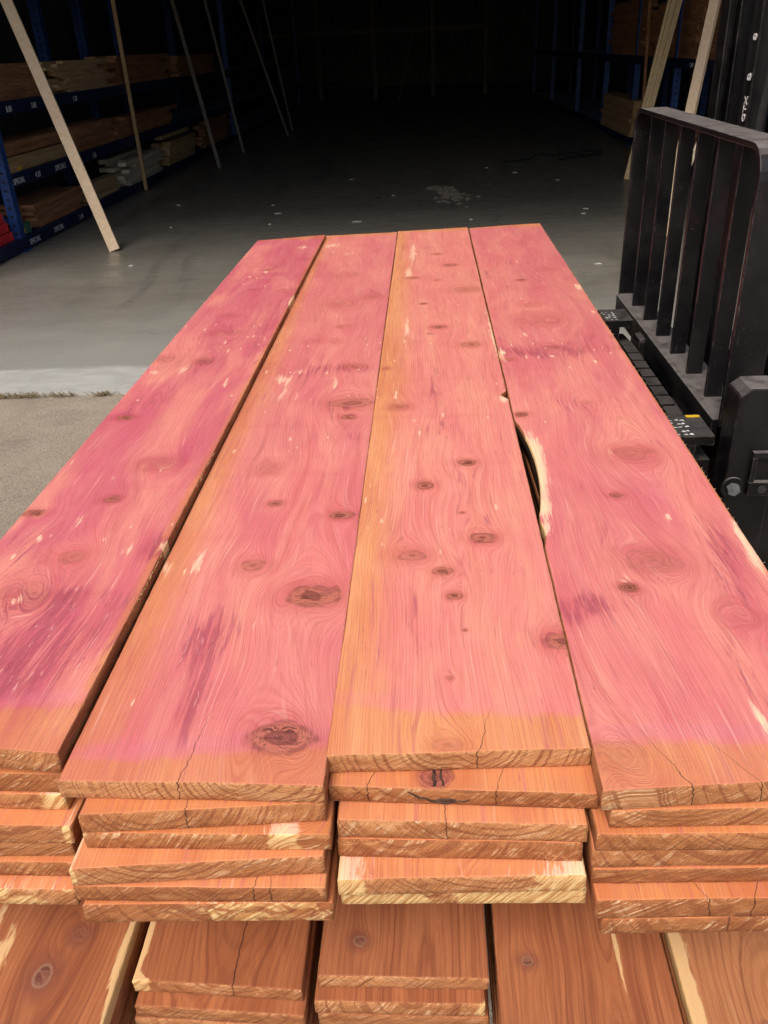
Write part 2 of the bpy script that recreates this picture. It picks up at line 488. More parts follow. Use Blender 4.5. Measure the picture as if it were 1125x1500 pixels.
def hall_floor():
    n = NT('warehouse concrete')
    o = n.coord()
    x, y, z = n.xyz(o)
    a = n.noise(o, 1, 5, 0.62, 0.8, sc=(0.9, 1.7, 1))
    b = n.noise(o, 1, 6, 0.7, 0.6, sc=(3.5, 8.0, 1))
    c = n.noise(o, 70, 4, 0.7)
    col = n.mix(n.ramp(a, 0.3, 0.72), (0.165, 0.153, 0.128), (0.235, 0.220, 0.188))
    col = n.mix(n.ramp(b, 0.45, 0.72, 0, 0.45), col, (0.085, 0.084, 0.076))
    col = n.mix(n.ramp(b, 0.42, 0.25, 0, 0.35), col, (0.25, 0.245, 0.215))
    col = n.mix(n.ramp(c, 0.3, 0.7, 0.18, 0.0), col, (0.08, 0.08, 0.075))
    # darker further in: daylight fading from the doorway, painted into the floor colour
    inward_dim = n.ramp(n.add(y, n.mul(n.sub(a, 0.5), 2.2)), 5.2, 10.5)
    col = n.mix(n.mul(inward_dim, 0.45), col, (0.07, 0.066, 0.060))
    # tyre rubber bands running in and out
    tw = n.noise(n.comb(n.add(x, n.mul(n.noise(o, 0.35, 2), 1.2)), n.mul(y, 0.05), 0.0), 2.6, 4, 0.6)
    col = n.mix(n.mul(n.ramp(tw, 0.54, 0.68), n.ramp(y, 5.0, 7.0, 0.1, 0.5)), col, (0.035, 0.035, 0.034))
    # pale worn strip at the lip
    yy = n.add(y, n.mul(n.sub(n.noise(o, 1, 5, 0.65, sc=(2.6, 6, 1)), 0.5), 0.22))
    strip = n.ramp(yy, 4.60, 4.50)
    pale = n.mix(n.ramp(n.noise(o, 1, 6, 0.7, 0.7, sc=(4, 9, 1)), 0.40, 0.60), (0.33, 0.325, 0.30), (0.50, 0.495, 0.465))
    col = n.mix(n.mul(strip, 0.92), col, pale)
    edge = n.ramp(yy, 6.2, 4.55, 0, 0.62)  # gradual lightening towards the doorway: incoming daylight painted into the concrete
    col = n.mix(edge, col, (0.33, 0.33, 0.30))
    # scratches
    sv = n.comb(n.add(x, n.mul(y, 0.8)), n.sub(n.mul(y, 0.6), x), 0.0)
    s = n.noise(sv, 1, 3, 0.6, sc=(90, 4, 1))
    col = n.mix(n.mul(n.ramp(s, 0.68, 0.74), n.ramp(y, 5.6, 4.2, 0.06, 0.5)), col, (0.62, 0.61, 0.58))
    rough = n.ramp(b, 0.3, 0.7, 0.26, 0.45)
    rough = n.math('MAXIMUM', rough, n.mul(strip, 0.75))
    return n.done(col, rough, 0, n.bump(n.add(c, n.mul(b, 0.6)), 0.0018, 0.5), 0.45)


def yard():
    n = NT('yard concrete')
    o = n.coord()
    a = n.noise(o, 1.6, 5, 0.6, 0.5)
    col = n.mix(n.ramp(a, 0.3, 0.7), (0.255, 0.210, 0.160), (0.340, 0.285, 0.220))
    d = n.voro(o, 130)
    g = n.noise(o, 120, 5, 0.75)
    col = n.mix(n.ramp(g, 0.50, 0.68, 0, 0.65), col, (0.085, 0.080, 0.072))
    col = n.mix(n.ramp(g, 0.46, 0.34, 0, 0.6), col, (0.46, 0.43, 0.37))
    col = n.mix(n.ramp(d, 0.18, 0.10, 0, 0.5), col, (0.05, 0.05, 0.048))
    m = n.noise(o, 1, 4, 0.6, sc=(2, 5, 1))
    col = n.mix(n.ramp(m, 0.5, 0.75, 0, 0.35), col, (0.12, 0.115, 0.10))
    return n.done(col, 0.9, 0, n.bump(n.add(g, n.mul(d, -0.6)), 0.004, 0.8), 0.2)


def corrugated(name, c):
    n = NT(name)
    o = n.coord()
    w = n.noise(o, 1, 4, 0.6, sc=(3, 3, 0.7))
    col = n.mix(n.ramp(w, 0.3, 0.7), tuple(k * 0.7 for k in c), c)
    return n.done(col, 0.6, 0, None, 0.4)


MF, MP, ME, MS = cedar_face(), cedar_plain(), cedar_end(), cedar_edge()
M_STEEL, M_BLUE = black_steel(), rack_blue()
M_OILY = black_steel(0.28, 'oily black steel')
M_PINE = lumber_mat('pale pine', (0.74, 0.55, 0.36), (0.84, 0.68, 0.49))
M_STRIP = lumber_mat('yellowish pine strip', (0.72, 0.54, 0.28), (0.84, 0.68, 0.42))
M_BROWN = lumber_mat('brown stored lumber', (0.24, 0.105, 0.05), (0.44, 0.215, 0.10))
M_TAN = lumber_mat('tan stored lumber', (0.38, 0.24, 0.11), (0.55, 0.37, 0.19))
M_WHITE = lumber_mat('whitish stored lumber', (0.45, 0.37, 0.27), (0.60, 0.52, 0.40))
M_GREYW = lumber_mat('grey weathered timber', (0.13, 0.11, 0.09), (0.22, 0.19, 0.155))
M_RED = simple('red painted timber', (0.62, 0.03, 0.035), 0.5, 0.25, 14)
M_LETTER = simple('white lettering', (0.62, 0.62, 0.60), 0.6, 0.3, 90)
M_YELLOW = simple('yellow paint', (0.70, 0.42, 0.02), 0.5, 0.2, 60)
M_GREEN = simple('green tarpaulin', (0.04, 0.13, 0.07), 0.5, 0.2, 30)
M_RUBBER = simple('tyre rubber', (0.02, 0.02, 0.02), 0.85, 0.3, 40, 0.002)
M_PAPER = simple('scrap paper', (0.40, 0.38, 0.34), 0.8, 0.2, 60)
M_DUST = simple('sawdust', (0.17, 0.145, 0.11), 0.95, 0.25, 90, 0.002)
M_CABLE = simple('black cable', (0.015, 0.015, 0.015), 0.5, 0.2, 30)
M_WEED = simple('dry joint weeds', (0.20, 0.155, 0.085), 0.85, 0.6, 60)
M_BARK = simple('bark', (0.06, 0.032, 0.02), 0.9, 0.6, 130, 0.003)
M_CREAM = simple('cream sapwood splinter', (0.80, 0.56, 0.30), 0.7, 0.15, 80)
M_NAVY = simple('dark navy beam paint', (0.006, 0.013, 0.048), 0.55, 0.4, 12)
M_WALL = corrugated('dark metal cladding', (0.10, 0.10, 0.10))
M_CHROME = simple('bolt steel', (0.10, 0.10, 0.10), 0.4, 0.3, 50)


# ------------------------------------------------------------------ mesh helpers
class MB:
    def __init__(s):
        s.v, s.f = [], []

    def raw(s, v, f):
        o = len(s.v)
        s.v += [tuple(map(float, p)) for p in v]
        s.f += [tuple(i + o for i in q) for q in f]
        return s

    def box(s, x0, x1, y0, y1, z0, z1):
        v = [(x, y, z) for z in (z0, z1) for y in (y0, y1) for x in (x0, x1)]
        return s.raw(v, [(0, 2, 3, 1), (4, 5, 7, 6), (0, 1, 5, 4), (2, 6, 7, 3), (0, 4, 6, 2), (1, 3, 7, 5)])

    def prism(s, poly, axis, a, b):
        """extrude a 2D outline (counter-clockwise) along axis between a and b"""
        def mk(p, t):
            if axis == 0:
                return (t, p[0], p[1])
            if axis == 1:
                return (p[0], t, p[1])
            return (p[0], p[1], t)
        n = len(poly)
        v = [mk(p, a) for p in poly] + [mk(p, b) for p in poly]
        f = [tuple(range(n))[::-1], tuple(range(n, 2 * n))]
        f += [(i, (i + 1) % n, n + (i + 1) % n, n + i) for i in range(n)]
        return s.raw(v, f)

    def tube(s, p0, p1, r, n=16, r2=None):
        p0, p1 = Vector(p0), Vector(p1)
        d = (p1 - p0).normalized()
        a = d.orthogonal().normalized()
        b = d.cross(a)
        r2 = r if r2 is None else r2
        v = []
        for p, rr in ((p0, r), (p1, r2)):
            v += [tuple(p + (a * math.cos(t) + b * math.sin(t)) * rr) for t in [2 * math.pi * i / n for i in range(n)]]
        f = [tuple(range(n))[::-1], tuple(range(n, 2 * n))]
        f += [(i, (i + 1) % n, n + (i + 1) % n, n + i) for i in range(n)]
        return s.raw(v, f)

    def path(s, pts, r, n=8):
        pts = [Vector(p) for p in pts]
        rings = []
        for i, p in enumerate(pts):
            d = (pts[min(i + 1, len(pts) - 1)] - pts[max(i - 1, 0)]).normalized()
            a = d.cross(Vector((0.13, 0.2, 1))).normalized()
            b = d.cross(a)
            rings.append([tuple(p + (a * math.cos(t) + b * math.sin(t)) * r) for t in [2 * math.pi * k / n for k in range(n)]])
        v = [q for rg in rings for q in rg]
        f = []
        for i in range(len(pts) - 1):
            for k in range(n):
                f.append((i * n + k, i * n + (k + 1) % n, (i + 1) * n + (k + 1) % n, (i + 1) * n + k))
        f += [tuple(range(n))[::-1], tuple(range((len(pts) - 1) * n, len(pts) * n))]
        return s.raw(v, f)

    def beam(s, p0, p1, w, h, side=(1, 0, 0), jit=0):
        """rectangular bar from p0 to p1: w along `side`, h across"""
        p0, p1 = Vector(p0), Vector(p1)
        d = (p1 - p0).normalized()
        a = Vector(side)
        a = (a - a.dot(d) * d).normalized()
        b = d.cross(a)
        v = [tuple(p + a * (w / 2 * i) + b * (h / 2 * j)) for p in (p0, p1) for i, j in ((-1, -1), (1, -1), (1, 1), (-1, 1))]
        return s.raw(v, [(0, 1, 2, 3)[::-1], (4, 5, 6, 7), (0, 1, 5, 4), (1, 2, 6, 5), (2, 3, 7, 6), (3, 0, 4, 7)])

    def build(s, name, mat, parent=None, loc=None, bevel=0, smooth=False):
        """loc: the object's origin (mesh is given in world or parent space)"""
        me = bpy.data.meshes.new(name)
        v = s.v
        if loc is not None:
            v = [(p[0] - loc[0], p[1] - loc[1], p[2] - loc[2]) for p in v]
        me.from_pydata(v, [], s.f)
        me.validate()
        import bmesh
        bm = bmesh.new()
        bm.from_mesh(me)
        bmesh.ops.recalc_face_normals(bm, faces=bm.faces)
        bm.to_mesh(me)
        bm.free()
        me.materials.append(mat)
        if smooth:
            for p in me.polygons:
                p.use_smooth = True
        o = bpy.data.objects.new(name, me)
        COL.objects.link(o)
        if parent is not None:
            o.parent = parent
        if loc is not None:
            o.location = loc
        if bevel:
            m = o.modifiers.new('bevel', 'BEVEL')
            m.width = bevel
            m.segments = 2
            m.limit_method = 'ANGLE'
        return o


def tag(o, label=None, cat=None, group=None, kind=None):
    if label:
        o['label'] = label
    if cat:
        o['category'] = cat
    if group:
        o['group'] = group
    if kind:
        o['kind'] = kind
    return o


def empty(name, loc, label, cat, group=None):
    o = bpy.data.objects.new(name, None)
    COL.objects.link(o)
    o.location = loc
    o.empty_display_size = 0.1
    return tag(o, label, cat, group)


def text_mesh(name, body, size, mat, parent, mtx, thick=0.0006):
    cu = bpy.data.curves.new(name, 'FONT')
    cu.body = body
    cu.size = size
    cu.extrude = thick
    cu.resolution_u = 2
    t = bpy.data.objects.new(name, cu)
    me = bpy.data.meshes.new_from_object(t)
    bpy.data.objects.remove(t)
    bpy.data.curves.remove(cu)
    me.materials.clear()
    me.materials.append(mat)
    o = bpy.data.objects.new(name, me)
    COL.objects.link(o)
    if parent is not None:
        o.parent = parent
    o.matrix_local = mtx
    return o


# ------------------------------------------------------------------ numpy noise
def vnoise(x, y, seed=0):
    rs = np.random.RandomState(seed)
    T = rs.rand(256, 256)
    xi, yi = np.floor(x).astype(int), np.floor(y).astype(int)
    fx, fy = x - xi, y - yi
    fx = fx * fx * (3 - 2 * fx)
    fy = fy * fy * (3 - 2 * fy)
    g = lambda a, b: T[a % 256, b % 256]
    return (g(xi, yi) * (1 - fx) + g(xi + 1, yi) * fx) * (1 - fy) + (g(xi, yi + 1) * (1 - fx) + g(xi + 1, yi + 1) * fx) * fy


def fbm(x, y, seed=0, octv=3):
    r, a, s = 0, 0.5, 0
    for i in range(octv):
        r = r + a * (vnoise(x * 2 ** i, y * 2 ** i, seed + i) - 0.5)
        s += a
        a *= 0.5
    return r / s


def sstep(a, b, v):
    t = np.clip((v - a) / (b - a), 0, 1)
    return t * t * (3 - 2 * t)


# ------------------------------------------------------------------ cedar boards
def cedar_board(name, FL, FR, BL, BR, z, t, seed, rows, cols, face_mat, knots=(), purple=(), sap=(),
                cracks=(), crack_len=0.08, strip=0.05, strip_skew=0.0, back_strip=0.04, left_or=0.0, right_or=0.0,
                edge_l=None, edge_r=None, warp=0.0012, pith=None, base_ox=1.0, bark_l=None, lav=1.0, twist=0.0, deep=0.0, brown=0.0, wild=1.0):
    """One sawn board.  FL,FR,BL,BR: (x,y) of its top corners; z top, t thickness.
    rows: positions 0..1 along the length.  knots etc. are in world x,y."""
    rng = np.random.RandomState(seed)
    FL, FR, BL, BR = map(lambda p: np.array(p[:2], float), (FL, FR, BL, BR))
    cx0 = (FL + FR) / 2
    L = float(np.linalg.norm((BL + BR) / 2 - cx0))
    ss = np.linspace(0, 1, cols)
    tt = np.asarray(rows, float)
    S, T = np.meshgrid(ss, tt)           # rows x cols
    c = 0.0013
    left = FL[None, :] + (BL - FL)[None, :] * tt[:, None]
    right = FR[None, :] + (BR - FR)[None, :] * tt[:, None]
    yl = tt * L
    # slightly uneven sawn edges
    left[:, 0] += 0.0016 * fbm(yl * 4, yl * 0, seed, 3) + c + 0.0007 * fbm(yl * 60, yl * 0, seed + 5, 2)
    right[:, 0] += 0.0016 * fbm(yl * 4, yl * 0 + 9, seed + 3, 3) - c - 0.0007 * fbm(yl * 60, yl * 0, seed + 6, 2)
    yw_l, yw_r = left[:, 1].copy(), right[:, 1].copy()
    if edge_l is not None:
        left[:, 0] += edge_l(yw_l)
    if edge_r is not None:
        right[:, 0] += edge_r(yw_r)
    X = left[:, 0][:, None] * (1 - S) + right[:, 0][:, None] * S
    Y = left[:, 1][:, None] * (1 - S) + right[:, 1][:, None] * S
    # rough end cut
    Y[0, :] += c + 0.0012 * fbm(ss * 9, ss * 0, seed + 8, 3)
    Y[-1, :] -= c
    Z = np.full_like(X, z) + warp * fbm(S * 1.5, T * 5, seed + 11, 2) * 2 + twist * (S - 0.5)
    cup = rng.uniform(-0.0006, 0.0012)
    Z += cup * (1 - (2 * S - 1) ** 2)
    if strip_skew is None:
        strip_skew = 0.0
    R, Cn = X.shape
    idx = np.arange(R * Cn).reshape(R, Cn)
    top = np.stack([X.ravel(), Y.ravel(), Z.ravel()], 1)
    # perimeter loop, counter-clockwise seen from above
    loop = list(idx[0, :]) + list(idx[1:, -1]) + list(idx[-1, :-1][::-1]) + list(idx[1:-1, 0][::-1])
    loop = np.array(loop)
    nl = len(loop)
    side = np.array(['f'] * Cn + ['r'] * (R - 1) + ['b'] * (Cn - 1) + ['l'] * (R - 2))
    outn = np.zeros((nl, 2))
    outn[side == 'f'] += (0, -1)
    outn[side == 'r'] += (1, 0)
    outn[side == 'b'] += (0, 1)
    outn[side == 'l'] += (-1, 0)
    outn[0] = (-1, -1)
    outn[Cn - 1] = (1, -1)
    outn[Cn + R - 2] = (1, 1)
    outn[Cn + R - 2 + Cn - 1] = (-1, 1)
    base = top[loop]
    slope = rng.uniform(-0.0035, 0.0035)
    rings = []
    prof = [(c, -c), (c, -t * 0.36), (c, -t * 0.68), (c, -t + c), (0, -t)]
    for k, (o_, dz) in enumerate(prof):
        q = base.copy()
        rough = 0.0011 * fbm(base[:, 0] * 45 + k * 3.1, base[:, 1] * 45 + k, seed + 20 + k, 3) if 0 < k < 4 else 0
        q[:, 0] += outn[:, 0] * (o_ + rough)
        q[:, 1] += outn[:, 1] * (o_ + rough)
        q[:, 1] += np.where((side == 'f'), slope * (-dz / t) * 1.0, 0)
        q[:, 2] += dz
        rings.append(q)
    V = np.concatenate([top] + rings, 0)
    ntop = R * Cn
    ringi = [loop] + [ntop + k * nl + np.arange(nl) for k in range(len(prof))]
    faces, mats = [], []
    a, b, c_, d = idx[:-1, :-1].ravel(), idx[:-1, 1:].ravel(), idx[1:, 1:].ravel(), idx[1:, :-1].ravel()
    quads = [np.stack([a, b, c_, d], 1)]
    qm = [np.zeros(len(a), int)]
    sm = np.where((side == 'f') | (side == 'b'), 1, 2)
    # segment i joins loop i and i+1
    segm = np.empty(nl, int)
    segm[:Cn - 1] = 1
    segm[Cn - 1:Cn + R - 2] = 2
    segm[Cn + R - 2:Cn + R - 2 + Cn - 1] = 1
    segm[Cn + R - 2 + Cn - 1:] = 2
    for k in range(len(prof)):
        r0, r1 = ringi[k], ringi[k + 1]
        quads.append(np.stack([r0, r1, np.roll(r1, -1), np.roll(r0, -1)], 1))
        qm.append(segm if k > 0 else np.where(segm == 1, 1, 2))
    bot = ringi[-1]
    # bottom: strips between the right side and the left side
    rgt = [bot[Cn - 1 + j] for j in range(R)]                       # row j on the right
    lft = [bot[0]] + [bot[nl - j] for j in range(1, R - 1)] + [bot[Cn + R - 2 + Cn - 1]]
    polys = []
    polys.append([lft[0]] + [lft[1], rgt[1]] + [bot[i] for i in range(Cn - 1, 0, -1)])
    bq = [[lft[j], lft[j + 1], rgt[j + 1], rgt[j]] for j in range(1, R - 2)]
    polys.append([lft[R - 2], lft[R - 1]] + [bot[Cn + R - 2 + i] for i in range(Cn - 2, 0, -1)] + [rgt[R - 1], rgt[R - 2]])
    Q = np.concatenate(quads + ([np.array(bq)] if bq else []), 0)
    QM = np.concatenate(qm + ([np.zeros(len(bq), int)] if bq else []), 0)
    nQ = len(Q)
    loops = np.concatenate([Q.ravel()] + [np.array(p) for p in polys])
    starts = np.concatenate([np.arange(nQ) * 4, nQ * 4 + np.cumsum([0] + [len(p) for p in polys[:-1]])])
    totals = np.concatenate([np.full(nQ, 4), [len(p) for p in polys]])
    org = np.array([cx0[0], cx0[1], z - t])
    me = bpy.data.meshes.new(name)
    me.vertices.add(len(V))
    me.vertices.foreach_set('co', (V - org).astype(np.float32).ravel())
    me.loops.add(len(loops))
    me.loops.foreach_set('vertex_index', loops.astype(np.int32))
    me.polygons.add(len(starts))
    me.polygons.foreach_set('loop_start', starts.astype(np.int32))
    me.polygons.foreach_set('loop_total', totals.astype(np.int32))
    me.polygons.foreach_set('material_index', np.concatenate([QM, [0] * len(polys)]).astype(np.int32))
    me.update(calc_edges=True)
    me.validate()
    for m in (face_mat, ME, MS):
        me.materials.append(m)

    # ---- wood fields at every vertex
    wx, wy, wz = V[:, 0], V[:, 1], V[:, 2] - z
    xl = wx - (cx0[0] + ((BL + BR) / 2 - cx0)[0] * (wy - cx0[1]) / max(L, .01))
    yl = wy - cx0[1]
    w = np.linalg.norm(FR - FL)
    if pith is None:
        pith = (rng.uniform(-0.3, 0.3) * w, rng.uniform(0.015, 0.08))
    xc = pith[0] + 0.05 * fbm(yl * 0.9, yl * 0 + 3, seed + 31, 3)
    zc = pith[1] + 0.05 * wild * fbm(yl * 1.3 * wild, yl * 0 + 7, seed + 41, 3)
    gx = xl.copy()
    for kn in knots:
        R = kn[2] * 1.15
        ax, ay = wx - kn[0], wy - kn[1]
        ax = ax + 0.35 * ay * np.exp(-(ay / (R * 3)) ** 2)
        gx -= ax * R * R / (ax ** 2 + (ay * 0.55) ** 2 + 0.45 * R * R) * np.exp(-(ay / (R * 6)) ** 2)
    gx += 0.010 * wild * fbm(xl * 9, yl * 2.6, seed + 45, 3)
    dx = gx - xc + 0.006 * fbm(xl * 14, yl * 2.2, seed + 51, 3)
    G = np.sqrt(dx ** 2 + (wz - abs(zc)) ** 2 * 1.4 + 1e-5) * 1.0
    KQ = np.full(len(V), 9.0)
    DK = np.zeros(len(V))
    for kn in knots:
        kx, ky, kr, ks = kn[:4]
        rx, ry = kr, kr * (kn[4] if len(kn) > 4 else 0.85)
        ddx, ddy = wx - kx, wy - ky
        if not len(ddx):
            continue
        sgn = np.sign((kx - (cx0[0])) - pith[0]) or 1
        q = np.sqrt((ddx / rx) ** 2 + (ddy / ry) ** 2)
        qe = np.sqrt((ddx / (rx * 1.9)) ** 2 + (ddy / (ry * 2.9)) ** 2)
        G += -sgn * rx * 0.5 * np.exp(-0.5 * qe ** 2) + 0
        G += -sgn * rx * 0.7 * np.exp(-0.5 * q ** 2)
        DK = np.where(q < KQ, ks, DK)
        KQ = np.minimum(KQ, q)
    ox = np.full(len(V), base_ox)
    e1 = strip + strip_skew * xl / w + 0.004 * fbm(xl * 18, xl * 0, seed + 61, 2)
    ox *= sstep(-0.011, 0.011, yl - e1 - 0.010 * fbm(xl * 60, xl * 0 + 4, seed + 62, 3))
    if lav:
        ox += lav * 0.55 * np.exp(-((yl - e1 - 0.018) / 0.014) ** 2)
    if back_strip:
        ox *= sstep(0, 0.012, (L - yl) - back_strip)
    if left_or:
        wob = 1 + 1.0 * fbm(yl * 2.2, yl * 0 + 1, seed + 71, 3)
        ox -= base_ox * 0.9 * (1 - sstep(left_or * 0.1, left_or * 1.9, (xl + w / 2) / np.maximum(wob, .2) / (1 - 0.45 * yl / L)))
    if right_or:
        wob = 1 + 1.0 * fbm(yl * 2.2, yl * 0 + 2, seed + 81, 3)
        ox -= base_ox * (1 - sstep(right_or * 0.25, right_or * 1.6, (w / 2 - xl) / np.maximum(wob, .2)))
    PU = 0.10 + 0.5 * np.clip(fbm(xl * 7, yl * 1.6, seed + 91, 3), -0.2, 1)
    for (px, py, rx, ry, s_) in purple:
        PU += s_ * np.exp(-(((wx - px) / rx) ** 2 + ((wy - py) / ry) ** 2))
    SP = np.zeros(len(V))
    for (px, py, rx, ry, s_) in sap:
        SP += s_ * np.exp(-(((wx - px) / rx) ** 2 + ((wy - py) / ry) ** 2))
    if cols > 80:
        # small torn flecks, mostly in bands across the board where branches grew
        bands = rng.uniform(0.15, 1.0, 5) * L
        for q_ in range(46):
            fy = cx0[1] + (bands[q_ % 5] + rng.normal(0, .03) if q_ % 4 else rng.uniform(0.05, L))
            fx = cx0[0] + rng.uniform(-.5, .5) * w
            m_ = (np.abs(wx - fx) < .02) & (np.abs(wy - fy) < .06)
            SP[m_] += rng.uniform(.7, 1.15) * np.exp(-(((wx[m_] - fx) / rng.uniform(.0018, .0035)) ** 2 + ((wy[m_] - fy) / rng.uniform(.004, .015)) ** 2))
        for yb_ in bands:
            m_ = np.abs(wy - cx0[1] - yb_) < .15
            PU[m_] += 0.55 * np.exp(-(((wy[m_] - cx0[1] - yb_ + .03 * np.sin(wx[m_] * 25 + seed)) / .035) ** 2)) * (0.5 + fbm(wx[m_] * 12, wy[m_] * 3, seed + 97, 2))
    if bark_l is not None:
        y0, y1 = bark_l
        inb = (wy > y0) & (wy < y1) & (xl < -w / 2 + 0.05) & (wz < -0.003)
        DK = np.where(inb, 2.0, DK)
    cr = np.full((len(V), 2), 1.0)
    for i, (kx, ang) in enumerate(cracks[:2]):
        cr[:, i] = (wx - kx) - ang * yl + 0.004 * fbm(yl * 30, yl * 0 + i, seed + 95, 3)
    CFd = np.clip(1 - yl / crack_len, 0, 1) * (1 if cracks else 0)

    def put(nm, a3):
        at = me.attributes.new(nm, 'FLOAT_VECTOR', 'POINT')
        at.data.foreach_set('vector', np.ascontiguousarray(a3, dtype=np.float32).ravel())
    put('wc', np.stack([gx, yl, wz], 1))
    put('fa', np.stack([G, KQ, ox], 1))
    put('fb', np.stack([PU, SP, DK], 1))
    put('fd', np.stack([deep + 0 * xl, brown + 0 * xl, 0 * xl], 1))
    put('fc', np.stack([cr[:, 0], cr[:, 1], CFd], 1))
    o = bpy.data.objects.new(name, me)
    COL.objects.link(o)
    o.location = org
    return o


ZT = 0.87
TH = 0.0252
STEP = 0.0265


def kx(lst, z):
    """knots measured in photo pixels -> metres"""
    out = []
    for k in lst:
        u, v, r, s = k[:4]
        p = P(u, v, z)
        q = P(u + r, v, z)
        out.append((p[0], p[1], abs(q[0] - p[0]), s) + tuple(k[4:]))
    return out


def patch(lst, z):
    out = []
    for (u, v, ru, rv, s) in lst:
        p = P(u, v, z)
        out.append((p[0], p[1], abs(P(u + ru, v, z)[0] - p[0]), abs(P(u, v + rv, z)[1] - p[1]), s))
    return out


fine = np.linspace(0, 1, 980)
Z1 = 0.884
b1 = cedar_board('cedar_board', (-.692, .690), P(85, 1105, Z1), P(377, 352, Z1), P(477, 344, Z1), Z1, TH, 11, fine, 92, MF,
    knots=kx([(183, 612, 12, 0.95, 0.7), (232, 680, 24, 0.35), (165, 730, 12, 0.7), (50, 752, 15, 0.8, 0.6), (106, 816, 22, 0.45),
              (330, 488, 15, 0.25), (300, 528, 11, 0.5), (35, 868, 34, 0.3), (335, 462, 9, 0.3), (392, 395, 6, 0.5), (372, 424, 5, 0.4),
              (240, 525, 14, 0.3), (445, 380, 6, 0.3), (420, 425, 10, 0.2)], Z1),
    purple=patch([(60, 880, 90, 30, 1.0), (30, 960, 90, 60, 0.9), (225, 805, 22, 16, 1.6), (280, 535, 70, 14, 0.8), (210, 590, 60, 18, 0.7),
                  (100, 940, 60, 60, 0.6), (0, 1010, 60, 40, 0.8), (400, 390, 30, 8, 0.5), (430, 440, 30, 12, 0.5)], Z1),
    sap=patch([(187, 806, 9, 12, 0.75), (114, 765, 5, 14, 0.7), (240, 800, 8, 9, 0.9), (268, 541, 7, 7, 0.8), (330, 560, 5, 12, 0.8), (228, 545, 9, 4, 0.7),
               (427, 440, 4, 9, 0.9), (25, 880, 12, 12, 0.7), (390, 398, 8, 3, 0.7), (445, 362, 10, 3, 0.7), (165, 700, 6, 5, 0.6)], Z1),
    strip=0.062, strip_skew=0.0, pith=(-0.05, 0.035), right_or=0.012, deep=1.0)
tag(b1, 'rosy cedar board with purple streaks at its near end, leftmost on top of the bundle', 'board', 'cedar boards of the upper bundle')

b2 = cedar_board('cedar_board', P(83, 1144, ZT), P(475, 1152, ZT), P(478, 345, ZT), P(582, 340, ZT), ZT, TH, 22, fine, 98, MF,
    knots=kx([(393, 686, 16, 0.35), (404, 738, 9, 0.7), (500, 755, 15, 0.85, 0.6), (371, 829, 18, 0.6), (460, 872, 36, 0.85, 0.75),
              (412, 1082, 40, 0.8, 0.8), (510, 611, 10, 0.95, 0.7), (515, 591, 27, 0.6, 0.7), (500, 478, 8, 0.45), (490, 500, 9, 0.3), (520, 537, 12, 0.5),
              (497, 445, 22, 0.3), (545, 435, 12, 0.4), (460, 500, 12, 0.2), (505, 402, 14, 0.2)], ZT),
    purple=patch([(290, 950, 32, 60, 1.0), (275, 1040, 22, 40, 1.1), (325, 920, 25, 40, 0.6), (415, 1080, 60, 26, 0.9), (465, 875, 50, 18, 0.8), (500, 540, 50, 10, 0.8),
                  (510, 600, 36, 16, 0.7), (550, 430, 30, 10, 0.7), (420, 960, 40, 30, 0.3), (180, 1085, 60, 18, 0.3)], ZT),
    sap=patch([(243, 832, 14, 14, 0.9), (290, 826, 8, 22, 0.8), (415, 555, 12, 8, 0.7), (440, 545, 8, 5, 0.7), (492, 560, 6, 8, 0.7), (380, 910, 10, 20, 0.55),
               (485, 360, 14, 4, 0.8), (510, 372, 10, 3, 0.6), (415, 575, 5, 14, 0.7), (435, 580, 4, 12, 0.7), (425, 622, 4, 5, 0.6)], ZT),
    cracks=[(P(262, 1140, ZT)[0], 0.12)], crack_len=0.16, strip=0.042, strip_skew=0.03, pith=(0.07, 0.02), left_or=0.045, deep=0.5)
tag(b2, 'pink cedar board with an orange left margin and big dark knots, second on top', 'board', 'cedar boards of the upper bundle')


def bump_at(y0, y1, amp, p=1.0):
    return lambda y: amp * np.clip(np.sin(np.pi * np.clip((y - y0) / (y1 - y0), 0, 1)), 0, 1) ** p


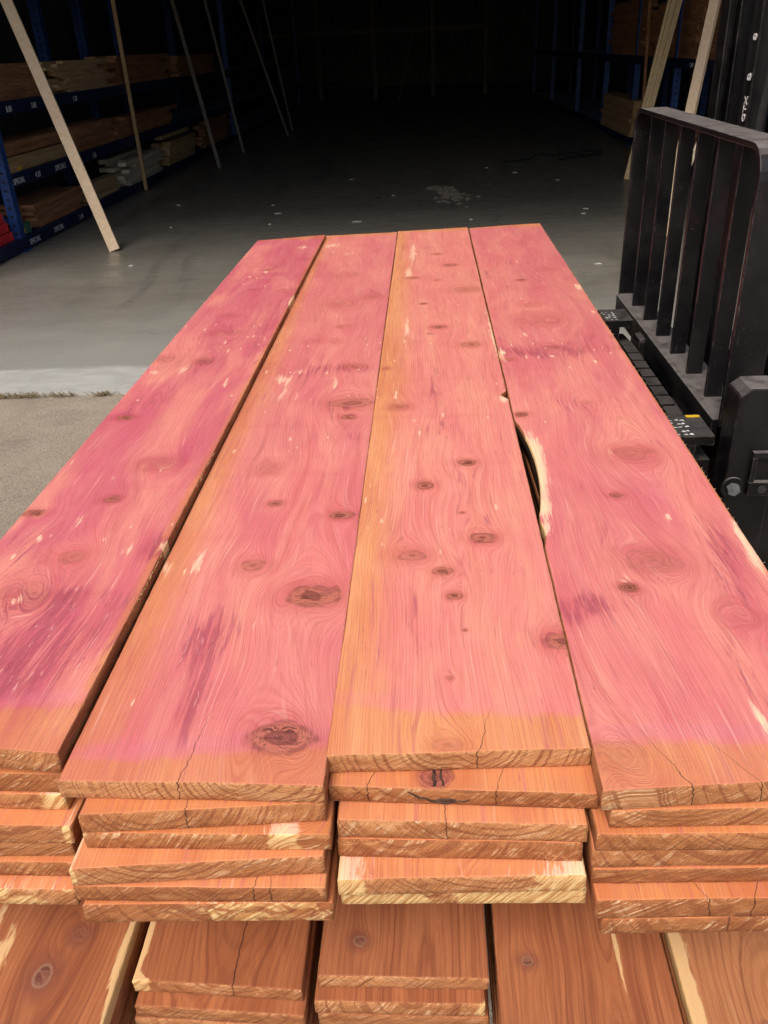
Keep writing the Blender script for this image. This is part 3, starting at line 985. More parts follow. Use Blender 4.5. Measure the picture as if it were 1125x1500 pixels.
n3 = P(745, 578, ZT)
e3 = bump_at(n3[1] - 0.030, n3[1] + 0.028, -0.013, 2.0)
e3b = bump_at(0.9, 1.2, -0.001)
b3 = cedar_board('cedar_board', P(478, 1109, ZT), P(867, 1097, ZT), P(583, 339, ZT), P(685, 333, ZT), ZT, TH, 33, fine, 98, MF,
    knots=kx([(643, 479, 10, 0.7), (621, 445, 5, 0.8), (690, 505, 14, 0.6), (605, 407, 9, 0.6), (659, 388, 9, 0.6), (641, 372, 6, 0.6), (683, 424, 18, 0.45),
              (630, 489, 4, 0.8), (585, 596, 13, 0.55), (685, 678, 11, 0.95), (622, 711, 12, 0.9), (565, 540, 6, 0.7), (707, 787, 20, 0.9, 0.65), (603, 813, 24, 0.6, 0.6),
              (648, 837, 12, 0.8), (666, 872, 10, 0.85), (659, 993, 5, 0.9), (681, 923, 4, 0.9), (677, 751, 4, 0.9), (826, 940, 26, 0.75, 0.8), (656, 1092, 22, 0.4, 0.6),
              (640, 410, 5, 0.5)], ZT),
    purple=patch([(640, 560, 18, 40, 0.7), (660, 620, 14, 30, 0.5), (605, 890, 14, 40, 0.6), (815, 935, 40, 20, 0.9), (700, 700, 30, 40, 0.25), (740, 860, 30, 30, 0.3)], ZT),
    sap=patch([(605, 370, 4, 20, 0.9), (598, 400, 6, 9, 0.9), (596, 480, 5, 14, 1.0), (725, 500, 5, 26, 1.0), (737, 584, 9, 6, 1.1), (718, 470, 4, 20, 0.8), (594, 508, 3, 10, 0.6),
               (830, 925, 3, 8, 0.7)], ZT),
    cracks=[(P(700, 1100, ZT)[0], 0.25)], crack_len=0.09, strip=0.062, strip_skew=-0.01, pith=(0.005, 0.012), left_or=0.060, edge_r=e3, lav=0.5, base_ox=0.86)
tag(b3, 'straight cedar board with small knots down its middle and orange left side', 'board', 'cedar boards of the upper bundle')

q0, q1, q2 = P(757, 618, ZT), P(800, 762, ZT), P(800, 790, ZT)


def e4(y):
    a = bump_at(q1[1], q0[1] + 0.01, 0.021, 0.8)(y)
    b = bump_at(q2[1] - 0.02, q1[1] + 0.01, 0.006, 1.0)(y)
    return a + b


b4 = cedar_board('cedar_board', P(882, 1160, ZT), (.4815, .643), P(687, 334, ZT), P(791, 327, ZT), ZT, TH, 44, fine, 100, MF,
    knots=kx([(925, 665, 28, 0.45, 0.8), (763, 607, 9, 1.0, 0.9), (792, 468, 26, 0.22), (763, 411, 6, 0.7), (745, 527, 8, 0.5), (779, 447, 14, 0.3), (903, 726, 12, 0.7),
              (956, 822, 36, 0.4, 0.75), (922, 862, 13, 0.95), (905, 1112, 46, 0.35, 0.7), (810, 510, 10, 0.4), (1085, 905, 20, 0.2), (800, 395, 12, 0.2), (860, 590, 10, 0.3)], ZT),
    purple=patch([(870, 885, 60, 18, 1.1), (840, 900, 30, 20, 0.9), (1056, 800, 24, 50, 1.0), (1090, 870, 30, 50, 0.8), (1080, 980, 30, 60, 0.8), (760, 515, 40, 12, 0.9), (830, 510, 30, 12, 0.7),
                  (720, 400, 18, 20, 0.7), (800, 590, 50, 14, 0.6), (860, 600, 14, 22, 0.7), (780, 340, 40, 8, 0.5), (1000, 1000, 30, 60, 0.4), (960, 840, 40, 20, 0.5)], ZT),
    sap=patch([(783, 655, 12, 30, 1.1), (790, 700, 12, 35, 1.3), (796, 745, 11, 14, 1.1), (800, 775, 7, 14, 0.9), (1104, 815, 12, 38, 1.0), (1080, 775, 8, 20, 0.8), (848, 421, 6, 6, 1.1), (868, 457, 5, 4, 0.8), (915, 852, 10, 10, 0.95),
               (1108, 1045, 6, 26, 0.8), (978, 757, 5, 7, 0.8), (735, 520, 5, 14, 0.9), (768, 490, 8, 4, 0.6), (1120, 1060, 8, 20, 0.7), (1150, 1000, 8, 60, 0.8), (893, 660, 5, 12, 0.6)], ZT),
    cracks=[(P(1012, 1150, ZT)[0], -0.45), (P(1118, 1150, ZT)[0], -0.6)], crack_len=0.11, strip=0.058, strip_skew=0.0, pith=(0.04, 0.03), edge_l=e4,
    bark_l=(q1[1], q0[1]), left_or=0.0, right_or=0.008, deep=0.62)
tag(b4, 'wide pink cedar board with a cream live edge notch, rightmost on top', 'board', 'cedar boards of the upper bundle')

# boards under the top layer: front corners measured from the photo, (xl, yl, xr, yr)
XR4 = 0.482
UP = {
    1: [None, (-0.700, .676, -.413, .668), (-.702, .671, -.424, .663), (-.698, .641, -.413, .642), (-.701, .636, -.419, .642), (-.705, .637, -.420, .635), (-.702, .622, -.418, .619)],
    2: [None, (-.382, .612, -.119, .629), (-.383, .611, -.113, .610), (-.395, .585, -.121, .604), (-.395, .584, -.119, .585), (-.390, .581, -.113, .586), (-.398, .640, -.121, .650)],
    3: [None, (-.118, .652, .175, .642), (-.108, .629, .161, .624), (-.109, .627, .158, .623), (-.108, .595, .160, .603), (-.107, .604, .163, .609), (-.11, .650, .162, .640)],
    4: [None, (.181, .619, XR4, .628), (.168, .612, XR4 - .004, .616), (.166, .613, XR4, .622), (.168, .610, XR4 - .006, .617), (.170, .592, XR4 - .002, .601), (.178, .588, XR4, .597)],
}
desc = {1: 'left column', 2: 'second column', 3: 'third column', 4: 'right column'}
ordn = {1: 'second', 2: 'third', 3: 'fourth', 4: 'fifth', 5: 'sixth', 6: 'seventh'}
extra = {(3, 1): 'a black bark pocket', (3, 4): 'a red top and cream corners', (3, 5): 'a cream streaked end', (2, 2): 'a cream heart shape on its end', (1, 2): 'a cream right corner',
         (2, 3): 'a slanting pale orange end', (4, 5): 'a crooked crack near its right side', (4, 6): 'one straight crack across its end', (3, 2): 'a crack down its middle',
         (2, 4): 'smooth light end grain', (4, 3): 'a thin fold like groove'}
rows_u = np.concatenate([np.linspace(0, 0.07, 60), np.linspace(0.075, 1, 90)])
SAPS = {(3, 4): [(-.108, .605, .035, .05, 1.1), (.160, .60, .035, .06, 1.2), (0.09, .60, .05, .02, .4)], (3, 5): [(-.08, .605, .06, .05, 1.0), (.10, .61, .09, .05, 1.0)],
        (2, 2): [(-.165, .612, .018, .05, 1.1)], (1, 2): [(-.430, .663, .022, .03, 1.2)], (2, 1): [(-.23, .60, .03, .015, .6)], (1, 3): [(-.42, .64, .006, .05, .8)],
        (4, 1): [(.33, .60, .05, .02, .4)], (2, 5): [(-.2, .58, .12, .02, .55)], (1, 6): [(-.55, .62, .15, .03, .6)], (2, 3): [(-.394, .59, .005, .08, .9)]}
CRK = {(3, 1): [(-.075, .3), (.065, .3)], (3, 2): [(.01, 0.0)], (4, 5): [(.338, .4), (.29, -.5)], (4, 6): [(.315, 0.05)], (2, 1): [(-.27, .1)], (2, 4): [(-.20, .2), (-.18, .0)], (4, 2): [(.36, .3)], (1, 4): [(-.6, .1)]}
KNT = {(3, 1): [(-.0, .665, .016, .9, 1.0)], (4, 1): [(.25, .70, .03, .4)], (2, 2): [(-.16, .66, .03, .3)], (3, 4): [(0.02, .66, .02, .4)], (2, 3): [(-.2, .66, .02, .4)]}
for c in (1, 2, 3, 4):
    for k in range(1, 7):
        xl_, yl_, xr_, yr_ = UP[c][k]
        z = ZT - k * STEP
        rr = random.Random(c * 31 + k)
        L = 2.93 + rr.uniform(-0.05, 0.04)
        ds = rr.uniform(-0.003, 0.003)
        o = cedar_board('cedar_board', (xl_, yl_), (xr_, yr_), (xl_ + ds, yl_ + L), (xr_ + ds, yr_ + L), z, TH if (c, k) != (3, 4) else TH, 100 + c * 10 + k, rows_u, 72, MF,
                        brown=rr.choice([.45, .6, .8, 1.0]) * (0.7 if c == 3 else 1), sap=SAPS.get((c, k), ()), cracks=CRK.get((c, k), ()), crack_len=0.3, strip=0.05, base_ox=rr.choice([-0.3, -0.1, 0.05]) + (0.35 if (c, k) in ((3, 4), (4, 5)) else 0),
                        lav=0, knots=KNT.get((c, k), ()), warp=0.0008, edge_l=bump_at(.85, 1.85, .036, .6) if c == 4 else None,
                        bark_l=(.85, 1.9) if c == 4 else None)
        bits = extra.get((c, k))
        tag(o, '%s cedar board down, upper bundle, %s%s' % (ordn[k], desc[c], ', with ' + bits if bits else ''), 'board', 'cedar boards of the upper bundle')
        if (c, k) == (3, 1):
            # black bark inclusion in the end of this board
            mb = MB()
            rs = random.Random(3)
            pts = []
            for i in range(15):
                a = i / 14
                pts.append((-0.030 + 0.085 * a, yl_ - 0.0015 - 0.001 * rs.random(), z - 0.004 - 0.016 * math.sin(a * math.pi) ** 0.8 + rs.uniform(-.0015, .0015)))
            mb.path(pts, 0.0016, 6)
            mb.path([(-0.002 + rs.uniform(-.0015, .0015), yl_ + 0.0015 + j * 0.006, z + 0.0005) for j in range(5)], 0.0018, 6)
            mb.path([(0.007 + rs.uniform(-.0015, .0015), yl_ + 0.0015 + j * 0.006, z + 0.0005) for j in range(5)], 0.0013, 6)
            mb.path([(0.002 + 0.004 * j, yl_ - 0.001, z - 0.014 - rs.random() * 0.004) for j in range(6)], 0.0028, 6)
            bk = mb.build('bark_pocket', M_BARK, o, loc=None)
            bk.location = -o.location

# lower bundle, one by ten boards
ZL = 0.48
LOWC = [(-0.655, -0.425, .545, .555), (-.407, -.177, .655, .645), (-.159, .067, .665, .664), (.077, .303, .575, .575), (.312, .540, .578, .585)]
LN = ['leftmost column', 'second column', 'middle column', 'fourth column', 'rightmost column']
LK = {(0, 0): [(-.53, .66, .012, .9, 1.3), (-.50, .72, .01, .3)], (2, 0): [(-.107, .715, .0085, .95)], (3, 0): [(.118, .69, .0075, .95)], (4, 0): [(.40, .61, .004, .9)]}
LS = {(0, 0): [(-.425, .70, .012, .13, 1.2), (-.60, .66, .02, .10, .65), (-.63, .7, .01, .1, .6)], (1, 0): [(-.407, .70, .012, .09, .9), (-.40, .655, .02, .008, .9)], (4, 0): [(.312, .63, .016, .2, 1.5)],
      (3, 0): [(.238, .7, .004, .12, .7)], (2, 1): [(.06, .63, .015, .03, .8)]}
for ci, (xa, xb, ya, yb) in enumerate(LOWC):
    for k in range(6):
        rr = random.Random(500 + ci * 10 + k)
        z = ZL - k * STEP
        dy = -0.018 * (k > 0) - (rr.uniform(0.0, 0.02) if k > 1 else 0) + (0.03 if k > 2 else 0)
        dx = rr.uniform(-0.006, 0.006) if k else 0
        if ci == 1 and k == 1: dx = 0.004
        o = cedar_board('cedar_board', (xa + dx, ya + dy), (xb + dx - 0.002, yb + dy), (xa + dx, ya + dy + 2.96), (xb + dx - .002, yb + dy + 2.96), z, TH, 700 + ci * 10 + k, rows_u, 60, MP,
                        knots=LK.get((ci, k), ()), sap=LS.get((ci, k), ()), cracks=[((xa + xb) / 2 + .02, 0.04)] if (ci, k) in ((1, 0),) else (), crack_len=0.4, strip=0, back_strip=0, lav=0, warp=0.0006,
                        pith=((rr.uniform(-.04, .04)), rr.uniform(.004, .03)), wild=2.2, brown=.6 if ci == 4 else 0)
        what = 'topmost' if k == 0 else ordn.get(k, 'lower')
        tag(o, 'brown cedar board, %s in the %s of the lower bundle' % (what + ('' if k == 0 else ' from the top'), LN[ci]), 'board', 'cedar boards of the lower bundle')

# timbers that keep the two bundles apart and off the ground
for y, nm in ((1.15, 'nearest the camera'), (3.05, 'nearest the warehouse')):
    zb = ZT - 7 * STEP + (STEP - TH)
    o = MB().box(-.66, .50, y, y + .09, ZL + .0005, zb).build('bearer_timber', M_GREYW, None, (0, y, ZL), bevel=.003)
    tag(o, 'square bearer timber between the two board bundles, ' + nm, 'timber', 'bearer timbers')
    zl = ZL - 6 * STEP + (STEP - TH)
    o = MB().box(-.66, .54, y - .02, y + .13, 0.001, zl - .0005).build('bearer_timber', M_GREYW, None, (0, y, 0), bevel=.004)
    tag(o, 'thick bearer timber on the ground under the lower bundle, ' + nm, 'timber', 'bearer timbers')

# splinters on board faces/edges: small fibres torn up by the saw (parts of their boards)
def splinters(board, side_x, ya, yb, z, n, seed, out=1):
    mb = MB()
    rs = random.Random(seed)
    for i in range(n):
        y = rs.uniform(ya, yb)
        x = side_x(y)
        l = rs.uniform(.002, .009)
        mb.tube((x - .001 * out, y, z - rs.uniform(.0005, .004)), (x + out * rs.uniform(.0005, .003), y + rs.uniform(-1, 1) * l, z + rs.uniform(-.003, .002)), .0003, 4, .0001)
    o = mb.build('torn_fibres', M_CREAM, board)
    o.location = -board.location
    tag(o, kind='stuff')


pR0, pR1 = (.4815, .643), P(791, 327, ZT)
splinters(b4, lambda y: pR0[0] + (pR1[0] - pR0[0]) * (y - pR0[1]) / (pR1[1] - pR0[1]), .9, 3.5, ZT, 160, 1)
p10, p11 = P(85, 1105, Z1), P(477, 344, Z1)
splinters(b1, lambda y: p10[0] + (p11[0] - p10[0]) * (y - p10[1]) / (p11[1] - p10[1]), 0.95, 1.08, Z1, 60, 2)
splinters(b1, lambda y: p10[0] + (p11[0] - p10[0]) * (y - p10[1]) / (p11[1] - p10[1]), 1.3, 1.45, Z1, 40, 3)

# ------------------------------------------------------------------ ground and hall
yard_o = MB().raw([(-60, -60, -.012), (60, -60, -.012), (60, 4.135, -.012), (-60, 4.135, -.012)], [(0, 1, 2, 3)]).build('yard_ground', yard())
tag(yard_o, 'tan speckled concrete yard', 'ground', kind='structure')
fl = MB()
fl.raw([(-60, 4.135, 0), (60, 4.135, 0), (60, 60, 0), (-60, 60, 0), (-60, 4.135, -.03), (60, 4.135, -.03)], [(0, 1, 2, 3), (4, 5, 1, 0)])
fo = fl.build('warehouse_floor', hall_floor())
tag(fo, 'grey polished concrete warehouse floor', 'floor', kind='structure')

HX0, HX1, HZ, HB, HF = -6.2, 5.6, 6.2, 40.0, 4.75
DOORH = 4.5
tag(MB().box(HX0 - .2, HX0, HF, HB, 0.002, HZ).build('warehouse_wall', M_WALL, loc=(HX0, HF, 0)), 'dark left side wall behind the timber racks', 'wall', kind='structure')
tag(MB().box(HX1, HX1 + .2, HF, HB, 0.002, HZ).build('warehouse_wall', M_WALL, loc=(HX1, HF, 0)), 'dark right side wall behind the timber racks', 'wall', kind='structure')
tag(MB().box(HX0 - .2, HX1 + .2, HB + .002, HB + .2, 0.002, HZ).build('warehouse_wall', M_WALL, loc=(0, HB, 0)), 'black back wall of the warehouse', 'wall', kind='structure')
tag(MB().box(HX0 - .5, HX1 + .5, HF - .6, HB + .5, HZ + .002, HZ + .2).build('warehouse_roof', M_WALL, loc=(0, HF, HZ)), 'dark warehouse roof over the hall', 'roof', kind='structure')
fr = MB()
fr.box(HX0 - 6, HX0 - .202, HF, HF + .15, 0.002, HZ)
fr.box(HX1 + .202, HX1 + 6, HF, HF + .15, 0.002, HZ)
fr.box(HX0 - .2, -5.0, HF - .16, HF - .002, 0.002, HZ)
fr.box(4.6, HX1 + .2, HF - .16, HF - .002, 0.002, HZ)
fr.box(-4.998, 4.598, HF - .16, HF - .002, DOORH, HZ)
tag(fr.build('warehouse_front_wall', M_WALL, loc=(0, HF, 0)), 'warehouse front wall around the wide open doorway', 'wall', kind='structure')

# weeds in the joint
wd = MB()
rs = random.Random(5)
clumps = [(-2.27, .10, 130), (-2.12, .05, 60), (-1.95, .09, 45), (-1.72, .05, 50), (-3.0, .2, 60), (-1.3, .2, 50), (-3.6, .2, 50)]
for i in range(560):
    if i < 445:
        k_ = i
        for cxx, sg, cnt in clumps:
            if k_ < cnt:
                break
            k_ -= cnt
        x = rs.gauss(cxx, sg * .6)
    else:
        x = rs.uniform(-4.2, -.6)
    y = 4.125 + rs.uniform(-.014, .010)
    h = rs.uniform(.008, .034)
    dx, dy = rs.uniform(-.06, .06), rs.uniform(-.045, .012)
    w = .0026
    wd.raw([(x - w, y, -.012), (x + w, y, -.012), (x + dx * .5 + w * .7, y + dy * .5, -.012 + h), (x + dx * .5 - w * .7, y + dy * .5, -.012 + h), (x + dx, y + dy, -.010 + h * .6)],
           [(0, 1, 2, 3), (3, 2, 4)])
tag(wd.build('joint_weeds', M_WEED), 'dry weeds in the joint between yard and warehouse slab', 'weeds', kind='stuff')

# scraps of paper, sawdust, cable
SC = [(261, 301, .035), (407, 313, .05), (523, 325, .055), (515, 263, .035), (576, 287, .03), (754, 253, .04), (713, 246, .03), (816, 264, .04), (876, 387, .035), (855, 313, .03),
      (690, 322, .02), (192, 390, .03), (395, 329, .02), (400, 301, .02), (858, 306, .03), (250, 334, .02)]
for i, (u, v, s) in enumerate(SC):
    p = P(u, v, 0)
    s *= .6
    mb = MB()
    rs = random.Random(i + 60)
    n_ = 9
    ring = [(p[0] + s * (1.2 + .5 * rs.random()) * math.cos(2 * math.pi * k / n_), p[1] + s * (.7 + .6 * rs.random()) * math.sin(2 * math.pi * k / n_)) for k in range(n_)]
    v_ = [(a, b, .003 + rs.random() * .006) for a, b in ring] + [(a, b, .002) for a, b in ring] + [(p[0], p[1], .012)]
    f_ = [(k, (k + 1) % n_, 2 * n_) for k in range(n_)] + [(k, n_ + k, n_ + (k + 1) % n_, (k + 1) % n_) for k in range(n_)] + [tuple(range(2 * n_ - 1, n_ - 1, -1))]
    mb.raw(v_, f_)
    tag(mb.build('paper_scrap', M_PAPER, loc=(p[0], p[1], 0)), 'small pale scrap of litter lying on the dark warehouse floor', 'litter', 'scraps scattered on the warehouse floor')
a0 = P(628, 276, 0); a1 = P(645, 276, 0); a2 = P(655, 288, 0); a3 = P(682, 290, 0); a4 = P(676, 284, 0); a5 = P(658, 280, 0); a6 = P(648, 272, 0)
mb = MB()
rs = random.Random(8)
for i in range(200):
    t = rs.random()
    pts = [a0, a1, a5, a2, a3]
    j = min(3, int(t * 4)); f_ = t * 4 - j
    q = pts[j] * (1 - f_) + pts[j + 1] * f_
    sp = .02 + .16 * t
    x, y = q[0] + rs.gauss(0, sp * .5), q[1] + rs.gauss(0, sp * 1.2)
    r_ = rs.uniform(.015, .05)
    mb.raw([(x + r_ * math.cos(k * 1.2566), y + r_ * math.sin(k * 1.2566), .002) for k in range(5)] + [(x, y, .002 + r_ * .35)], [(k, (k + 1) % 5, 5) for k in range(5)])
tag(mb.build('sawdust_spill', M_DUST), 'small spill of sawdust on the dark warehouse floor beyond the boards', 'sawdust', kind='stuff')
mb = MB()
cp = [P(u, v, 0.012) for u, v in [(738, 238), (770, 233), (790, 226), (812, 228), (850, 222), (882, 220), (876, 226), (845, 229), (815, 232), (840, 236)]]
pp = []
for i in range(len(cp) - 1):
    for k in range(5):
        t = k / 5
        pp.append(cp[i] * (1 - t) + cp[i + 1] * t + np.array([.03 * math.sin(i + t * 5), .05 * math.cos(i * 2 + t * 4), 0]))
mb.path(pp, .012, 8)
tag(mb.build('loose_cable', M_CABLE, loc=tuple(cp[0])), 'loose black cable lying on the floor before the right rack', 'cable')


# ------------------------------------------------------------------ racks
def upright(root, x, y, z1, s=1, deep=.09, wid=.085):
    o = MB()
    o.box(x - wid / 2, x + wid / 2, y - deep / 2, y - deep / 2 + .006, 0.012, z1)
    o.box(x - wid / 2, x - wid / 2 + .006, y - deep / 2 + .006, y + deep / 2, 0.012, z1)
    o.box(x + wid / 2 - .006, x + wid / 2, y - deep / 2 + .006, y + deep / 2, 0.012, z1)
    o.box(x - wid * .8, x + wid * .8, y - deep * .7, y + deep * .7, 0.002, .012)
    nf = len(o.f)
    z = .15
    while z < min(z1, 2.4):
        o.raw([(x - .018, y - deep / 2 - .001, z), (x + .018, y - deep / 2 - .001, z), (x + .010, y - deep / 2 - .001, z + .022), (x - .010, y - deep / 2 - .001, z + .022)], [(0, 1, 2, 3)])
        z += .075
    p = o.build('upright', M_BLUE, root)
    p.data.materials.append(M_RUBBER)
    for i_ in range(nf, len(p.data.polygons)):
        p.data.polygons[i_].material_index = 1
    p.location = -root.location
    return p


def shelf(root, x0, x1, y0, y1, z, s, h=.10, texts=()):
    """front beam on the aisle side (x0), rear beam at x1, decking boards"""
    lo, hi = (x0 - .05 * s, x0) if s > 0 else (x0, x0 - .05 * s)
    a, b = min(x0, x0 - .05 * s), max(x0, x0 - .05 * s)
    bm = MB().box(a, b, y0, y1, z - h, z).build('front_beam', M_BLUE if z < .1 else M_NAVY, root, bevel=.004)
    bm.location = -root.location
    a, b = min(x1, x1 + .05 * s), max(x1, x1 + .05 * s)
    r = MB().box(a, b, y0, y1, z - h, z).build('rear_beam', M_NAVY, root)
    r.location = -root.location
    xa, xb = sorted((x0 - .055 * s, x1 + .055 * s))
    y = y0 + .2
    dk = MB()
    while y < y1 - .1:
        dk.box(xa, xb, y, y + .06, z - .05, z - .002)
        y += .45
    d = dk.build('cross_bars', M_NAVY, root)
    d.location = -root.location
    for (yt, body, sz) in texts:
        if s > 0:
            m = Matrix(((0, 0, 1, x0 + .001), (1, 0, 0, yt), (0, 1, 0, z - h + .022), (0, 0, 0, 1)))
        else:
            m = Matrix(((0, 0, -1, x0 - .001), (-1, 0, 0, yt), (0, 1, 0, z - h + .022), (0, 0, 0, 1)))
        m = Matrix.Translation(-root.location) @ m
        text_mesh('shelf_lettering', body, sz, M_LETTER, bm, m).matrix_parent_inverse = Matrix.Identity(4)
        bm.children[-1].matrix_local = Matrix.Translation(root.location) @ m
    return bm


XL = -3.75
rk = empty('timber_rack', (XL, 7.95, 0), 'long blue steel rack holding stored lumber along the left wall', 'rack')
upright(rk, XL - .045, 7.95, 4.2)
for y in (18.2, 28.4):
    upright(rk, XL - .045, y, 4.2)
for y in (9.75, 11.95, 13.4, 15.0, 18.2, 23.0, 28.4):
    upright(rk, -4.80, y, 4.2, wid=.12, deep=.12)
upright(rk, -4.80, 7.95, 4.2)
upright(rk, XL - .045, 6.45, 4.2)
brc = MB()
for k in range(5):
    brc.beam((XL - .09, 7.95, .25 + k * .8), (-4.75, 7.95, .95 + k * .8), .03, .03, (0, 1, 0))
for y0, y1 in ((8.3, 9.4),):
    brc.beam((-4.74, y0, .2), (-4.74, y1, .6), .03, .04, (1, 0, 0))
b_ = brc.build('brace', M_BLUE, rk); b_.location = -rk.location
T0 = [(8.05, 'SPECIAL', .07), (8.65, 'SPECIAL', .07), (9.35, '2.40', .07)]
T1 = [(8.0, 'SPECIAL', .07), (8.5, '4.20', .07), (9.0, 'SPECIALS', .07), (10.1, '3.60', .07)]
T2 = [(8.2, '8.80', .07), (8.75, '3.88', .07), (9.85, '1.20', .07)]
shelf(rk, XL, -4.86, 6.40, 28.4, .12, 1, .11, T0)
shelf(rk, XL, -4.86, 7.99, 28.4, .66, 1, .11, T1)
shelf(rk, XL, -4.86, 6.40, 28.4, 1.25, 1, .11, T2)
shelf(rk, XL, -4.86, 6.40, 28.4, 2.55, 1, .11)

XRK = 3.2
rr_ = empty('timber_rack', (XRK, 10.5, 0), 'blue steel rack with high lumber piles along the right wall', 'rack')
for y in (8.6, 10.5, 12.3, 14.6, 17.0, 20.0, 24.0, 28.0):
    upright(rr_, XRK + .045, y, 4.2, -1)
    upright(rr_, XRK + 1.1, y, 4.2, -1)
shelf(rr_, XRK, XRK + 1.15, 8.6, 28.0, 1.25, -1, .11, [(11.6, '1.200', .07), (12.9, '1.50', .07)])
shelf(rr_, XRK, XRK + 1.15, 8.6, 28.0, 2.6, -1, .11)
shelf(rr_, XRK, XRK + 1.15, 8.6, 28.0, .14, -1, .11)
bb = MB().beam((XRK + .1, 10.56, .3), (XRK + 1.05, 10.56, 1.0), .03, .03, (0, 1, 0)).build('brace', M_BLUE, rr_)
bb.location = -rr_.location

# dark rack across the far end
fr_ = empty('timber_rack', (0, 31, 0), 'faint grey storage rack across the black far end of the hall', 'rack')
mb = MB()
for x in (-5.2, -3.4, -1.6, .3, 2.0):
    mb = MB().box(x - .06, x + .06, 30.9, 31.02, 0.002, 5.0)
    o = mb.build('upright', M_GREYW, fr_); o.location = -fr_.location
for z in (2.0, 3.1, 4.2):
    o = MB().box(-5.4, 2.2, 30.83, 30.898, z - .12, z).build('front_beam', M_GREYW, fr_); o.location = -fr_.location
    o = MB().box(-5.4, 2.2, 31.03, 32.1, z - .12, z - .06).build('shelf_deck', M_GREYW, fr_); o.location = -fr_.location


# stored lumber: each board a thing of its own, meshes shared
def lumber_mesh(w, h, L, mat):
    mb = MB().box(0, w, 0, L, 0, h)
    o = mb.build('lumber', mat, bevel=0)
    me = o.data
    bpy.data.objects.remove(o)
    return me


def stack(x0, y0, z0, w, h, L, nx, nz, mat, label, group, jit=.05, seed=0, s=-1, skip=0.0, gap=.004):
    """boards along y; x0 is the aisle face, s=-1: the stack grows towards -x"""
    me = lumber_mesh(w, h, L, mat)
    rs = random.Random(seed)
    for k in range(nz):
        for i in range(nx):
            if k >= nz - 2 and rs.random() < skip:
                continue
            x = x0 + s * i * (w + gap) - (w if s < 0 else 0)
            o = bpy.data.objects.new('stored_board', me)
            o.location = (x + rs.uniform(-1, 1) * .002, y0 + rs.uniform(-jit, jit), z0 + .001 + k * (h + .0008))
            COL.objects.link(o)
            tag(o, label, 'board', group)


G1 = 'lumber stored in the left rack'
G2 = 'lumber stored in the right rack'
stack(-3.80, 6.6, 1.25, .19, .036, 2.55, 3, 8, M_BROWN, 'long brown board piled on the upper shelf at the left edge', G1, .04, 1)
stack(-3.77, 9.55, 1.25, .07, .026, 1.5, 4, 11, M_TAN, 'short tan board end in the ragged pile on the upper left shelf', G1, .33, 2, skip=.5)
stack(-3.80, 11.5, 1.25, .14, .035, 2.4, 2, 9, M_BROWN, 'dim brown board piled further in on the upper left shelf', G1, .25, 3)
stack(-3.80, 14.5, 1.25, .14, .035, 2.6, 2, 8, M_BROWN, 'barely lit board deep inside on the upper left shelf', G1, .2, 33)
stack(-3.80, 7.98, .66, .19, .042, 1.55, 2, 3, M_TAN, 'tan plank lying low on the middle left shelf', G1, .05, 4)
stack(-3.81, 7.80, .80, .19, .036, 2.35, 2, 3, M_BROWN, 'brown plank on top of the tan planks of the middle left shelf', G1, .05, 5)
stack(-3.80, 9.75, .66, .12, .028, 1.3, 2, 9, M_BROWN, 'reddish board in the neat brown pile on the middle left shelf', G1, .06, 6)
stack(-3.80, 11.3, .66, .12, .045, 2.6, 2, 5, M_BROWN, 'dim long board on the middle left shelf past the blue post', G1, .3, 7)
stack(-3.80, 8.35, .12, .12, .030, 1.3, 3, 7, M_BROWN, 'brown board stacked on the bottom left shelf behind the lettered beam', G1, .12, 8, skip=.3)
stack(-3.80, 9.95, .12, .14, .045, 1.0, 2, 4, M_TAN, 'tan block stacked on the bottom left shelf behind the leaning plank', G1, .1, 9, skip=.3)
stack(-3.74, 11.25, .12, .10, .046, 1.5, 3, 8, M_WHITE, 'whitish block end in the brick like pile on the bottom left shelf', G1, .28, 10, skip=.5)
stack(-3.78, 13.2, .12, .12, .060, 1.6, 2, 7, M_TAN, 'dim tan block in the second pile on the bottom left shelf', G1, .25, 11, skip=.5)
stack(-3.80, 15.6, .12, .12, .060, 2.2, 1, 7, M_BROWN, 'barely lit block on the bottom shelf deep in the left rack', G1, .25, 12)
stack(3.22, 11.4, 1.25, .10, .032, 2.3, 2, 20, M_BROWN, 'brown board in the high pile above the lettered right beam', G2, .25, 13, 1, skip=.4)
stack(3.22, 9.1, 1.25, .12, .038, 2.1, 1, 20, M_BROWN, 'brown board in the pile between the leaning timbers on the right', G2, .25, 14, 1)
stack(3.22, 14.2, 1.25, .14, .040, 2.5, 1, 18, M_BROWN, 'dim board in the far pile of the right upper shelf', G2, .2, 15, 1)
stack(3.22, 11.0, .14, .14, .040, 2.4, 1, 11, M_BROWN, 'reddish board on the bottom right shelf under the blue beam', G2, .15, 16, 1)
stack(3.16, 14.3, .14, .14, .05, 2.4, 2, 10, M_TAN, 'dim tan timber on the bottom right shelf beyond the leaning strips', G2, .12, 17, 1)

# red timbers at the end of the left rack
for i, (u, dz) in enumerate([(0, 0.0), (1, .085), (2, .17)]):
    o = MB().box(-4.45 + .02 * i, -3.79 - .012 * i, 6.95, 7.83 - .03 * i, .12 + dz + .001, .12 + dz + .078).build('red_timber', M_RED, loc=(-4.1, 7.4, .12 + dz), bevel=.004)
    tag(o, ['bright red painted timber, lowest of three at the left rack end', 'bright red painted timber in the middle of three at the left rack end', 'bright red painted timber, topmost of three at the left rack end'][i], 'timber', 'red timbers at the left rack end')
